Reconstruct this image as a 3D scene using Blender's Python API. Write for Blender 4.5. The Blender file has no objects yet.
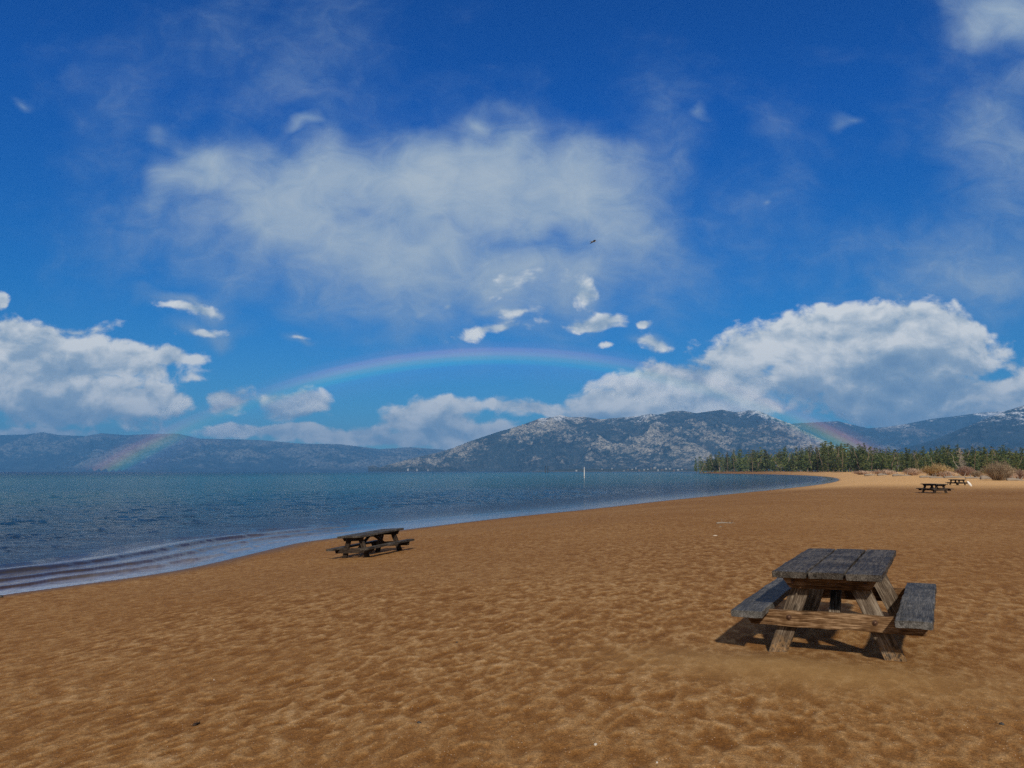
import bpy, math, random
import numpy as np
from mathutils import Vector, Matrix

scene = bpy.context.scene
COL = scene.collection
rng = np.random.default_rng(7)
random.seed(7)

# ------------------------------------------------------------------ camera
F = 773.0                                   # focal length in pixels of a 1024 wide picture
PITCH = math.atan(87.5 / F)
CAM = Vector((0, 0, 1.6))
cam = bpy.data.cameras.new("camera")
cam.sensor_width = 36.0
cam.lens = 36.0 * F / 1024.0
cam.clip_start = 0.05
cam.clip_end = 90000
camo = bpy.data.objects.new("camera", cam)
camo.location = CAM
camo.rotation_euler = (math.pi / 2 + PITCH, 0, 0)
COL.objects.link(camo)
scene.camera = camo

# ------------------------------------------------------------------ sun and exposure
SUN_EL = 33.25
SUN_AZ = 179.25                             # clockwise from +Y: behind the camera
sun = bpy.data.lights.new("sun", 'SUN')
sun.energy = 4.3
sun.angle = math.radians(2.0)
sun.color = (1.0, 0.93, 0.82)
suno = bpy.data.objects.new("sun", sun)
az, el = math.radians(SUN_AZ), math.radians(SUN_EL)
SUN_DIR = Vector((math.sin(az) * math.cos(el), math.cos(az) * math.cos(el), math.sin(el)))
suno.rotation_euler = SUN_DIR.to_track_quat('Z', 'Y').to_euler()
COL.objects.link(suno)
vs = scene.view_settings
vs.view_transform = 'Standard'
vs.look = 'None'
vs.exposure = 0.0
vs.gamma = 1.0
vs.use_curve_mapping = False
cy = scene.cycles
cy.use_denoising = False
cy.sample_clamp_direct = 8.0
cy.max_bounces = 6
cy.transparent_max_bounces = 12
cy.volume_bounces = 0
cy.sample_clamp_indirect = 2.0
cy.sample_clamp_direct = 2.0

# ------------------------------------------------------------------ node helper
class NT:
    def __init__(s, nt):
        s.nt = nt
        s.n = nt.nodes
        s.l = nt.links
    def put(s, sock, v):
        if v is None:
            return
        if hasattr(v, 'is_output') or isinstance(v, bpy.types.NodeSocket):
            s.l.new(v, sock)
        else:
            sock.default_value = v
    def math(s, op, a, b=None, c=None, clamp=False):
        m = s.n.new('ShaderNodeMath'); m.operation = op; m.use_clamp = clamp
        for i, v in enumerate((a, b, c)):
            s.put(m.inputs[i], v)
        return m.outputs[0]
    def vmath(s, op, a, b=None, out=0, scale=None):
        m = s.n.new('ShaderNodeVectorMath'); m.operation = op
        s.put(m.inputs[0], a)
        s.put(m.inputs[1], b)
        if scale is not None:
            s.put(m.inputs['Scale'], scale)
        return m.outputs[out]
    def maprange(s, v, a, b, c=0.0, d=1.0, mode='LINEAR'):
        m = s.n.new('ShaderNodeMapRange'); m.interpolation_type = mode
        s.put(m.inputs[0], v)
        for i, x in enumerate((a, b, c, d)):
            s.put(m.inputs[i + 1], x)
        return m.outputs[0]
    def mix(s, f, a, b, mode='MIX'):
        m = s.n.new('ShaderNodeMix'); m.data_type = 'RGBA'; m.blend_type = mode
        s.put(m.inputs[0], f)
        for k, v in ((6, a), (7, b)):
            if isinstance(v, (tuple, list)) and len(v) == 3:
                v = (*v, 1)
            s.put(m.inputs[k], v)
        return m.outputs[2]
    def noise(s, vec, scale, detail=4, rough=0.5, lac=2.0, dist=0.0, out=0, dim='3D'):
        m = s.n.new('ShaderNodeTexNoise'); m.noise_dimensions = dim
        s.put(m.inputs['Vector'], vec)
        m.inputs['Scale'].default_value = scale
        m.inputs['Detail'].default_value = detail
        m.inputs['Roughness'].default_value = rough
        m.inputs['Lacunarity'].default_value = lac
        m.inputs['Distortion'].default_value = dist
        return m.outputs[out]
    def ramp(s, f, stops, mode='LINEAR'):
        m = s.n.new('ShaderNodeValToRGB'); m.color_ramp.interpolation = mode
        e = m.color_ramp.elements
        while len(e) < len(stops):
            e.new(0.5)
        for i, (p, c) in enumerate(stops):
            e[i].position = p
            e[i].color = (*c, 1) if len(c) == 3 else c
        s.put(m.inputs[0], f)
        return m.outputs[0]
    def comb(s, x, y, z=0.0):
        m = s.n.new('ShaderNodeCombineXYZ')
        s.put(m.inputs[0], x); s.put(m.inputs[1], y); s.put(m.inputs[2], z)
        return m.outputs[0]
    def sep(s, v):
        m = s.n.new('ShaderNodeSeparateXYZ'); s.put(m.inputs[0], v)
        return m.outputs
    def mapping(s, v, loc=(0, 0, 0), rot=(0, 0, 0), sc=(1, 1, 1), kind='POINT'):
        m = s.n.new('ShaderNodeMapping'); m.vector_type = kind
        s.put(m.inputs[0], v)
        m.inputs[1].default_value = loc
        m.inputs[2].default_value = rot
        m.inputs[3].default_value = sc
        return m.outputs[0]
    def attr(s, name, out='Fac'):
        m = s.n.new('ShaderNodeAttribute'); m.attribute_name = name
        return m.outputs[out]
    def bump(s, h, strength, dist, normal=None):
        m = s.n.new('ShaderNodeBump')
        m.inputs['Strength'].default_value = strength
        m.inputs['Distance'].default_value = dist
        s.put(m.inputs['Height'], h)
        if normal is not None:
            s.put(m.inputs['Normal'], normal)
        return m.outputs[0]

def material(name, rough=0.8, spec=0.3):
    m = bpy.data.materials.new(name)
    m.use_nodes = True
    t = NT(m.node_tree)
    bs = m.node_tree.nodes['Principled BSDF']
    bs.inputs['Roughness'].default_value = rough
    bs.inputs['Specular IOR Level'].default_value = spec
    return m, t, bs

# ------------------------------------------------------------------ pixel <-> world helpers (used to survey the place)
CP, SP = math.cos(PITCH), math.sin(PITCH)
def ray(px, py):
    u = (384 - py) / F
    return np.array([(px - 512) / F, CP - u * SP, SP + u * CP])
def at_height(px, py, z):
    d = ray(px, py)
    return CAM[0] + d[0] * (z - 1.6) / d[2], d[1] * (z - 1.6) / d[2]
def ab(px, py):                              # direction as (east / north, up / north)
    d = ray(px, py)
    return d[0] / d[1], d[2] / d[1]

# ------------------------------------------------------------------ world: daylight sky with cloud layers
world = bpy.data.worlds.new("World")
scene.world = world
world.use_nodes = True
wt = NT(world.node_tree)
bg = world.node_tree.nodes['Background']
sky = wt.n.new('ShaderNodeTexSky')
sky.sky_type = 'NISHITA'
sky.sun_disc = False
sky.sun_elevation = el
sky.sun_rotation = az
sky.altitude = 1900
sky.air_density = 1.0
sky.dust_density = 0.3
sky.ozone_density = 2.0
tc = wt.n.new('ShaderNodeTexCoord').outputs['Generated']
d3 = wt.sep(tc)
ylen = wt.math('MAXIMUM', wt.math('ABSOLUTE', d3[1]), 0.08)
P = wt.comb(wt.math('DIVIDE', d3[0], ylen), wt.math('DIVIDE', d3[2], ylen), wt.math('SIGN', d3[1]))

def blob_field(t, vec, blobs):
    out = None
    for (x, y, rx, ry, rot, w) in blobs:
        cx, cyy = ab(x, y)
        v_in = vec
        if out is not None:                     # chained so the shader evaluates the blobs one after another
            q = t.n.new('ShaderNodeVectorMath'); q.operation = 'MULTIPLY_ADD'
            t.put(q.inputs[0], out); q.inputs[1].default_value = (1e-7, 1e-7, 0); t.put(q.inputs[2], vec)
            v_in = q.outputs[0]
        m = t.mapping(v_in, (cx, cyy, 1.0), (0, 0, math.radians(rot)), (rx / F, ry / F, 1.0), 'TEXTURE')
        r = t.vmath('LENGTH', m, out=1)
        v = t.math('MULTIPLY_ADD', r, -w, w)        # w*(1-r)
        out = v if out is None else t.math('SMOOTH_MAX', out, v, 0.12)
    return out

CUMULUS = [  # x, y, rx, ry, tilt, weight: cumulus banks as they stand round the lake
    (30, 352, 110, 34, -4, 1.0), (75, 330, 40, 12, 6, .55), (95, 358, 105, 26, -8, 1.0), (60, 398, 120, 34, 0, 1.0),
    (120, 397, 90, 32, -6, 1.0), (-70, 380, 110, 60, 0, 1.0), (168, 358, 48, 13, 3, .8), (-3, 300, 14, 11, 0, .8),
    (190, 310, 50, 9, -9, .62), (205, 334, 34, 7, 4, .45), (295, 337, 22, 4, 0, .45),
    (232, 403, 36, 18, 0, .75), (290, 406, 42, 19, 4, .9), (262, 432, 100, 10, 0, .7), (30, 433, 90, 8, 0, .6),
    (498, 328, 44, 8, 10, .42), (520, 312, 22, 8, 12, .36), (525, 281, 26, 14, 15, .36), (580, 292, 28, 16, -8, .5), (596, 322, 42, 13, 3, .9),
    (648, 322, 10, 5, 0, .6), (605, 346, 13, 6, 0, .5), (660, 345, 18, 9, -25, .38),
    (350, 436, 70, 12, 2, .8), (435, 420, 62, 24, 3, 1.0), (455, 408, 36, 14, 0, .9), (535, 408, 60, 13, -3, .8), (480, 436, 100, 20, 0, .8),
    (660, 388, 80, 28, 4, 1.0), (640, 404, 90, 22, 0, 1.0), (720, 390, 90, 34, 0, 1.0), (745, 360, 70, 30, 18, .9), (600, 412, 60, 12, 0, .8),
    (800, 342, 110, 36, 10, 1.0), (870, 335, 95, 36, -3, 1.0), (935, 350, 95, 48, -10, 1.0), (900, 388, 130, 40, 0, 1.0), (860, 396, 90, 34, 0, .9),
    (860, 372, 120, 44, 0, 1.1), (950, 398, 110, 34, 0, 1.1), (700, 400, 100, 20, 0, 1.0), (905, 418, 70, 14, 0, .9), (840, 318, 70, 20, 4, .8), (920, 322, 70, 20, -6, .8),
    (30, 375, 150, 40, 0, .9), (90, 412, 100, 18, 0, .7), (380, 440, 130, 9, 0, .7),
    (1015, 392, 80, 22, 6, 1.0), (1080, 380, 90, 40, 0, 1.0), (810, 392, 24, 8, 20, .45), (960, 412, 90, 20, 0, .9),
    
]
GREY = [  # shaded undersides and cores of the banks
    (860, 415, 110, 34, 0, 1.0), (910, 385, 100, 40, 0, .9), (800, 388, 40, 26, 0, .7), (700, 384, 26, 12, 10, .55), (60, 372, 90, 12, 0, .5), (40, 412, 110, 20, 0, .9),
    (150, 420, 60, 10, 0, .6), (455, 433, 50, 9, 0, .7), (700, 372, 30, 12, 8, .6), (980, 405, 60, 10, 0, .5), (290, 418, 40, 8, 0, .5), (640, 414, 90, 8, 0, .35),
]
VEIL = [
    (205, 168, 84, 54, 18, 1.25), (275, 205, 160, 100, -6, 1.2), (345, 185, 150, 80, 6, 1.05), (440, 185, 190, 92, 0, 1.5), (560, 190, 150, 92, -8, 1.3), (480, 150, 160, 50, 0, .95),
    (600, 225, 140, 100, -20, .85), (400, 260, 230, 85, 0, 1.0), (520, 270, 200, 80, 0, .95), (450, 320, 170, 50, -4, .42), (660, 195, 90, 110, -20, .5), (488, 118, 40, 22, 8, .7), (660, 270, 110, 70, -10, .45),
    (980, 270, 210, 100, 14, .50), (1015, 18, 90, 66, -20, .9), (1010, 140, 120, 150, 0, .42), (300, 50, 150, 100, 10, .22), (900, 285, 150, 60, 12, .30),
    (302, 121, 34, 9, -4, .62), (707, 115, 16, 9, 20, .5), (840, 122, 20, 9, 5, .5), (772, 214, 11, 6, 0, .45), (437, 305, 16, 12, 0, .7), (10, 100, 14, 6, 0, .4),
    (740, 230, 110, 110, 0, .2), (125, 190, 80, 70, 0, .25), (500, 310, 60, 26, 10, .75), (585, 290, 46, 22, 0, .75), (530, 280, 40, 22, 10, .7), (665, 345, 30, 18, -20, .7),
    (190, 310, 60, 16, -8, .6), (205, 334, 44, 12, 4, .5), (290, 337, 36, 8, 0, .5),
]
# warp the cloud coordinates once, then read every layer from them
warp = wt.vmath('SUBTRACT', wt.noise(P, 9.0, 2, .6, out=1, dim='2D'), (.5, .5, .5))
warp2 = wt.vmath('MULTIPLY', warp, (.036, .024, 0))
Pw = wt.vmath('ADD', P, warp2)

grp = bpy.data.node_groups.new("cumulus_density", 'ShaderNodeTree')
grp.interface.new_socket("Vector", in_out='INPUT', socket_type='NodeSocketVector')
grp.interface.new_socket("Density", in_out='OUTPUT', socket_type='NodeSocketFloat')
gt = NT(grp)
gi = gt.n.new('NodeGroupInput').outputs[0]
go = gt.n.new('NodeGroupOutput').inputs[0]
nv = gt.mapping(gi, (0, 0, 0), (0, 0, 0), (1, 1.55, 1))
puff = gt.noise(nv, 13.0, 7, .62, dim='2D')
vor = gt.n.new('ShaderNodeTexVoronoi'); vor.voronoi_dimensions = '2D'; vor.feature = 'SMOOTH_F1'; vor.inputs['Scale'].default_value = 34
vor.inputs['Smoothness'].default_value = .5
gt.put(vor.inputs['Vector'], gt.vmath('ADD', nv, gt.vmath('SCALE', gt.noise(nv, 30, 2, .6, out=1, dim='2D'), scale=.03)))
billow = gt.math('MULTIPLY', vor.outputs['Distance'], -.32)
dens = gt.math('MULTIPLY_ADD', gt.math('SUBTRACT', puff, .5), 1.25, billow)
gt.put(go, dens)

def dens_at(vec):
    g = wt.n.new('ShaderNodeGroup'); g.node_tree = grp
    wt.put(g.inputs[0], vec)
    return g.outputs[0]
N0 = dens_at(Pw)
N1 = dens_at(wt.vmath('ADD', Pw, (-.004, .016, 0)))
cf = blob_field(wt, Pw, CUMULUS)
D0 = wt.math('ADD', cf, N0)
cov = wt.maprange(D0, -.10, .24, 0, 1, 'SMOOTHSTEP')
relief = wt.math('SUBTRACT', N0, N1)
pa = wt.sep(P)
grey = wt.maprange(blob_field(wt, Pw, GREY), -.15, .65, 0, 1, 'SMOOTHSTEP')
shade = wt.math('MULTIPLY_ADD', relief, .85, .84)
shade = wt.math('SUBTRACT', shade, wt.math('MULTIPLY', grey, .36))
shade = wt.math('SUBTRACT', shade, wt.maprange(D0, .45, 1.3, 0, .16))
tint = wt.noise(Pw, 7.0, 3, .55, dim='2D')
shade = wt.math('MULTIPLY_ADD', wt.math('SUBTRACT', tint, .5), .5, shade, clamp=True)
cumcol = wt.ramp(shade, [(0.0, (.16, .27, .44)), (.35, (.25, .36, .50)), (.60, (.36, .46, .57)), (.80, (.58, .64, .69)), (1.0, (.80, .82, .82))])

vfield = blob_field(wt, wt.vmath('ADD', P, wt.vmath('MULTIPLY', warp, (.12, .10, 0))), VEIL)
vn = wt.noise(wt.mapping(Pw, (3, 1, 0), (0, 0, .25), (1, 1.3, 1)), 5.5, 8, .60, dist=.25, dim='2D')
vfine = wt.noise(wt.mapping(Pw, (1, 4, 0), (0, 0, -.3), (1, 1.7, 1)), 16, 6, .66, dist=.5, dim='2D')
vdens = wt.math('MULTIPLY_ADD', wt.math('SUBTRACT', vn, .5), 1.0, vfield)
vdens = wt.math('MULTIPLY_ADD', wt.math('SUBTRACT', vfine, .5), .26, vdens)
vcov = wt.maprange(vdens, -.18, 1.0, 0, .92, 'SMOOTHSTEP')
vcol = wt.mix(wt.maprange(wt.math('MULTIPLY_ADD', vfine, .5, wt.math('MULTIPLY', vdens, .5)), .25, 1.0), (.17, .30, .50), (.47, .55, .61))

world.cycles.sampling_method = 'MANUAL'
world.cycles.sample_map_resolution = 512
# overhead and behind the camera: unseen broken cloud, added for neutral ambient light
elev = wt.math('ARCSINE', d3[2])
skyc = wt.mix(1.0, sky.outputs[0], wt.ramp(wt.maprange(elev, -.02, .9), [
    (0.0, (.34, .54, .62)), (.10, (.14, .50, .72)), (.25, (.02, .46, .92)), (.5, (.0, .42, 1.14)), (1.0, (.0, .30, .98))]), 'MULTIPLY')
skyc = wt.mix(1.0, skyc, (.095, .095, .095), 'MULTIPLY')
back = wt.math('MAXIMUM', wt.maprange(elev, .62, .85), wt.maprange(d3[1], .25, -.10))
bn = wt.noise(tc, 2.6, 4, .6)
back = wt.math('MULTIPLY', back, wt.maprange(bn, .34, .52, .35, 1))
skyc = wt.mix(back, skyc, (.30, .285, .265))
c1 = wt.mix(vcov, skyc, vcol)
c2 = wt.mix(cov, c1, cumcol)
wt.put(bg.inputs['Color'], c2)
bg.inputs['Strength'].default_value = 1.0      # the sky itself is scaled to 0.095 above, clouds are given as radiance

# ------------------------------------------------------------------ tagging
def tag(o, label=None, cat=None, group=None, kind=None):
    if label: o['label'] = label
    if cat: o['category'] = cat
    if group: o['group'] = group
    if kind: o['kind'] = kind
    return o

def mesh_obj(name, verts, faces, mat=None, parent=None, smooth=False, mats=None, mi=None):
    me = bpy.data.meshes.new(name)
    verts = np.asarray(verts, dtype=np.float32)
    faces = np.asarray(faces, dtype=np.int32) if not isinstance(faces, list) else faces
    if isinstance(faces, list):
        me.from_pydata(verts.tolist(), [], faces)
    else:
        n, k = faces.shape
        me.vertices.add(len(verts)); me.vertices.foreach_set('co', verts.ravel())
        me.loops.add(n * k); me.loops.foreach_set('vertex_index', faces.ravel())
        me.polygons.add(n)
        me.polygons.foreach_set('loop_start', np.arange(0, n * k, k, dtype=np.int32))
        me.polygons.foreach_set('loop_total', np.full(n, k, dtype=np.int32))
        me.update(calc_edges=True)
    for m in (mats or ([mat] if mat else [])):
        me.materials.append(m)
    if mi is not None:
        me.polygons.foreach_set('material_index', np.asarray(mi, dtype=np.int32))
    me.polygons.foreach_set('use_smooth', [smooth] * len(me.polygons))
    me.update()
    o = bpy.data.objects.new(name, me)
    COL.objects.link(o)
    if parent is not None:
        o.parent = parent
    return o

def add_attr(o, name, vals):
    a = o.data.attributes.new(name, 'FLOAT', 'POINT')
    a.data.foreach_set('value', np.asarray(vals, dtype=np.float32).ravel())

def empty(name, loc, rz=0.0, rx=0.0, ry=0.0):
    o = bpy.data.objects.new(name, None)
    o.empty_display_size = .3
    o.location = loc
    o.rotation_euler = (rx, ry, rz)
    COL.objects.link(o)
    return o

def copy_tree(root):
    r = root.copy(); COL.objects.link(r)
    for ch in root.children:
        c = ch.copy(); COL.objects.link(c); c.parent = r
        for g in ch.children:
            d = g.copy(); COL.objects.link(d); d.parent = c
    return r

def grid_faces(nr, nc, wrap=False):
    i = np.arange(nr - 1)[:, None]; j = np.arange(nc if wrap else nc - 1)[None, :]
    j2 = (j + 1) % nc
    return np.stack([i * nc + j, i * nc + j2, (i + 1) * nc + j2, (i + 1) * nc + j], -1).reshape(-1, 4)

# ------------------------------------------------------------------ numpy noise
def _hash(ix, iy, seed):
    h = (ix.astype(np.int64) * 374761393 + iy.astype(np.int64) * 668265263 + seed * 1442695041) & 0xffffffff
    h = ((h ^ (h >> 13)) * 1274126177) & 0xffffffff
    return ((h ^ (h >> 16)) & 0xffffff) / float(0xffffff)
def vnoise(x, y, seed=0):
    ix, iy = np.floor(x), np.floor(y)
    fx, fy = x - ix, y - iy
    fx = fx * fx * fx * (fx * (fx * 6 - 15) + 10); fy = fy * fy * fy * (fy * (fy * 6 - 15) + 10)
    a, b = _hash(ix, iy, seed), _hash(ix + 1, iy, seed)
    c, d = _hash(ix, iy + 1, seed), _hash(ix + 1, iy + 1, seed)
    return (a + (b - a) * fx) * (1 - fy) + (c + (d - c) * fx) * fy
def fbm(x, y, octv=5, seed=0, gain=.5, ridged=False):
    s = 0; amp = 1.0; tot = 0
    for o in range(octv):
        n = vnoise(x, y, seed + o * 17)
        if ridged: n = 1 - np.abs(2 * n - 1)
        s = s + n * amp; tot += amp; amp *= gain
        x, y = x * 2.03 * .8 - y * 2.03 * .6, x * 2.03 * .6 + y * 2.03 * .8
    return s / tot

# ------------------------------------------------------------------ shoreline and land heights
WATER_Z = -1.1
shore_px = [(-60, 604), (0, 595), (60, 587), (150, 575), (200, 566), (250, 554), (275, 548), (300, 542), (350, 536), (400, 530), (450, 524),
            (500, 518), (550, 513), (600, 508), (650, 502), (700, 497), (750, 492), (800, 487), (830, 483), (840, 480), (835, 477.6), (820, 476),
            (790, 474.7), (750, 473.9), (700, 473.1)]
shore = [(-30., -60.), (-16.5, -5.), (-13.0, 9.0)] + [at_height(x, y, WATER_Z) for x, y in shore_px]
shore += [(345., 1475.), (420., 1540.), (620., 1700.), (1500., 2500.), (6000., 5200.)]
poly = np.array(shore + [(30000., 5200.), (30000., -30000.), (-30., -30000.)])

def smooth_poly(p, it=2):
    for _ in range(it):
        q = np.empty((len(p) * 2, 2)); nx = np.roll(p, -1, 0)
        q[0::2] = p * .75 + nx * .25; q[1::2] = p * .25 + nx * .75
        p = q
    return p
poly_s = smooth_poly(poly, 2)

def sdf(x, y):
    sh = x.shape; x = x.ravel(); y = y.ravel()
    best = np.full(x.shape, 1e18); inside = np.zeros(x.shape, bool)
    A = poly_s; B = np.roll(A, -1, 0)
    for (ax, ay), (bx, by) in zip(A, B):
        ex, ey = bx - ax, by - ay; L2 = ex * ex + ey * ey
        t = np.clip(((x - ax) * ex + (y - ay) * ey) / L2, 0, 1)
        dd = (x - ax - t * ex) ** 2 + (y - ay - t * ey) ** 2
        best = np.minimum(best, dd)
        if ay != by:
            cr = ((ay > y) != (by > y)) & (x < (bx - ax) * (y - ay) / (by - ay) + ax)
            inside ^= cr
    d = np.sqrt(best)
    return np.where(inside, d, -d).reshape(sh)

def sstep(t):
    t = np.clip(t, 0, 1); return t * t * (3 - 2 * t)

TABLE1 = (3.26, 7.80)
def ground_z(x, y, s=None):
    x = np.asarray(x, float); y = np.asarray(y, float)
    if s is None: s = sdf(x, y)
    r = np.hypot(x, y)
    z = np.where(s > 0, WATER_Z + 1.1 * sstep(np.clip(s / 17.0, 0, 1) ** .85), WATER_Z + np.maximum(s * .07, -6))
    und = (fbm(x / 7.0, y / 7.0, 3, 5) - .5) * .10 * sstep(s / 6)
    far = sstep((r - 110) / 120) * sstep(s / 40)
    hum = far * (.35 + 1.1 * fbm(x / 22., y / 40., 3, 9)) + sstep((r - 500) / 900) * sstep(s / 60) * 1.0
    near = sstep((r - 15) / 30)
    return z + und * near + hum

# footprint relief: a periodic tile built from dimples and rims
TS = 20.0; TN = 1100
def build_tile():
    kx = np.fft.fftfreq(TN, TS / TN)[:, None]; ky = np.fft.rfftfreq(TN, TS / TN)[None, :]
    c, s_ = math.cos(.45), math.sin(.45)
    k = np.hypot((kx * c - ky * s_) * .75, (kx * s_ + ky * c) * 1.65)
    def band(lo, hi, p):
        W = np.fft.rfft2(rng.standard_normal((TN, TN)))
        q = np.fft.irfft2(W * (np.exp(-(k / hi) ** 2) - np.exp(-(k / lo) ** 2)) / (k + .3) ** p, s=(TN, TN))
        return q / q.std()
    a, a2, b = band(1.3, 4.6, .5), band(2.2, 8.0, .5), band(6, 18, .3)
    # trodden hollows with narrow broken crests between them
    crest = np.exp(-(a / .42) ** 2) * .9 + np.exp(-(a2 / .38) ** 2) * .7
    h = crest + .38 * np.minimum(a, 0) + .25 * a2 + .24 * b
    return (h - h.mean()) / h.std()
TILE = build_tile()
def tile(x, y):
    u = (np.asarray(x) / TS % 1.0) * TN; v = (np.asarray(y) / TS % 1.0) * TN
    i = np.floor(u).astype(int); j = np.floor(v).astype(int); fu = u - i; fv = v - j
    i %= TN; j %= TN; i2 = (i + 1) % TN; j2 = (j + 1) % TN
    return (TILE[i, j] * (1 - fu) + TILE[i2, j] * fu) * (1 - fv) + (TILE[i, j2] * (1 - fu) + TILE[i2, j2] * fu) * fv

def sand_relief(x, y, s):
    r = np.hypot(x, y)
    h = tile(x, y) * .75 + tile(x * .77 + 7.3 + y * .41, y * .77 - x * .41) * .5
    dT = np.hypot(x - TABLE1[0] + .25, (y - TABLE1[1] + .45))
    calm = 1 - .85 * (1 - sstep((dT - 1.25) / .9))
    wet = sstep((s - .3) / 3.0)
    fade = 1 - .55 * sstep((r - 25) / 80)
    return h, .0040 * calm * wet * fade

def ground_at(x, y):
    x = np.array([float(x)]); y = np.array([float(y)])
    s = sdf(x, y)
    h, a = sand_relief(x, y, s)
    return float((ground_z(x, y, s) + h * a)[0])
def hit_ground(px, py):                      # where the view ray through a surveyed point meets the land
    d = ray(px, py); d = d / np.linalg.norm(d)
    t = np.geomspace(2, 3000, 1500)
    X, Y, Z = d[0] * t, d[1] * t, 1.6 + d[2] * t
    g = ground_z(X, Y)
    k = np.argmax(Z < g)
    return X[k], Y[k], g[k]

# ------------------------------------------------------------------ ground sheet
angs = np.concatenate([np.radians(np.arange(-46, 46, .1)), np.radians(np.concatenate([np.arange(46, 314, 2.0)]))])
radii = np.concatenate([np.geomspace(.25, 3.0, 26)[:-1], 3.0 * np.exp(np.arange(0, math.log(60 / 3.0), .0042)),
                        np.geomspace(60.5, 1200, 200), np.geomspace(1250, 30000, 26)])
RR, AA = np.meshgrid(radii, angs, indexing='ij')
GX, GY = RR * np.sin(AA), RR * np.cos(AA)
S = sdf(GX, GY)
Z = ground_z(GX, GY, S)
h, amp = sand_relief(GX, GY, S)
Z = Z + h * amp * (RR < 400)
# blown sand heaped against the front of the large table, scoured below it
cT, sT = math.cos(.51), math.sin(.51)
la = (GX - TABLE1[0]) * cT - (GY - TABLE1[1]) * sT
lb = (GX - TABLE1[0]) * sT + (GY - TABLE1[1]) * cT
Z = Z + .035 * np.exp(-((la + .15) / 1.1) ** 2 - ((lb + 1.45) / .38) ** 2) - .04 * np.exp(-(la / .75) ** 2 - ((lb + .2) / .8) ** 2)
Z = Z - .03 * np.exp(-((la + .65) / .22) ** 2 - ((lb + .75) / .3) ** 2)
mat_sand, t, bs = material("sand_surface", .92, .15)
geo = t.n.new('ShaderNodeNewGeometry').outputs['Position']
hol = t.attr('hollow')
n1 = t.noise(geo, 2.2, 6, .65)
n2 = t.noise(geo, 9.0, 5, .7)
n3 = t.noise(geo, 150.0, 3, .8)
nb = t.noise(geo, .12, 4, .55)
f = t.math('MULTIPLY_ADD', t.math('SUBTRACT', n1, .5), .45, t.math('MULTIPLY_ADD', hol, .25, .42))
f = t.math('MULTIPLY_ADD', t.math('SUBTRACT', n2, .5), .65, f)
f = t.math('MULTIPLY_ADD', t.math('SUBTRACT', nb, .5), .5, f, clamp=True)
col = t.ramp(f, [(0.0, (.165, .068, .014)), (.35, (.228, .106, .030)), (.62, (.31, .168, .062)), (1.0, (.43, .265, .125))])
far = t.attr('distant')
col = t.mix(t.math('MULTIPLY', far, .85), col, t.mix(nb, (.62, .34, .13), (.72, .46, .21)))  # far strip brighter and oranger: sunlight beyond cloud shade, put into the colour
n4 = t.noise(geo, 48.0, 3, .75)
grain = t.math('MULTIPLY', t.maprange(n3, .34, .66, .40, 1.65), t.maprange(n4, .34, .66, .72, 1.28))
col = t.mix(1.0, col, t.comb(grain, grain, grain), 'MULTIPLY')
# scattered pale and dark coarse grains
vg = t.n.new('ShaderNodeTexVoronoi'); vg.inputs['Scale'].default_value = 46
t.put(vg.inputs['Vector'], geo)
sp = t.math('LESS_THAN', vg.outputs['Distance'], .14)
pick = t.sep(vg.outputs['Color'])
col = t.mix(t.math('MULTIPLY', sp, t.math('GREATER_THAN', pick[0], .80)), col, (.66, .54, .40))
col = t.mix(t.math('MULTIPLY', sp, t.math('LESS_THAN', pick[0], .14)), col, (.05, .03, .02))
wet = t.attr('wet')
col = t.mix(t.math('MULTIPLY', t.attr('smooth_sand'), .75), col, (.31, .18, .068))
col = t.mix(wet, col, (.12, .066, .028))
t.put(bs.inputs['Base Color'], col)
t.put(bs.inputs['Roughness'], t.math('MULTIPLY_ADD', wet, -.55, .92))
b1 = t.bump(t.math('MULTIPLY_ADD', n3, .25, t.noise(geo, 30, 5, .75)), .55, .012)
t.put(bs.inputs['Normal'], b1)
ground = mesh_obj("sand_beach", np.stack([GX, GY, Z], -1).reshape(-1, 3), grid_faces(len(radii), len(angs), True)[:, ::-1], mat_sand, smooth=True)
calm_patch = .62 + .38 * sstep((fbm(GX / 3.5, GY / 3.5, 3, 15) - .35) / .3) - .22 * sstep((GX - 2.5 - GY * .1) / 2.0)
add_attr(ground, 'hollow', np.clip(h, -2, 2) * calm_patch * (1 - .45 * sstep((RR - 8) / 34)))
wline = .9 + .5 * np.sin(GX * .6) * .3 + (fbm(GX / 2.5, GY / 2.5, 3, 77) - .5) * 1.2
add_attr(ground, 'wet', np.clip(1 - (S - .1) / np.maximum(wline, .3), 0, 1) ** 1.5 * .9)
add_attr(ground, 'smooth_sand', np.exp(-((la + .25) / 1.5) ** 2 - ((lb + 1.55) / .55) ** 2))
sunlit_strip = sstep((RR - 70) / 50) * sstep((GX / np.maximum(GY, 1e-3) - .3) / .15)
add_attr(ground, 'distant', sunlit_strip * (GY > 0))  # mask of the far strip painted as sunlit
tag(ground, kind='structure')

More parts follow.
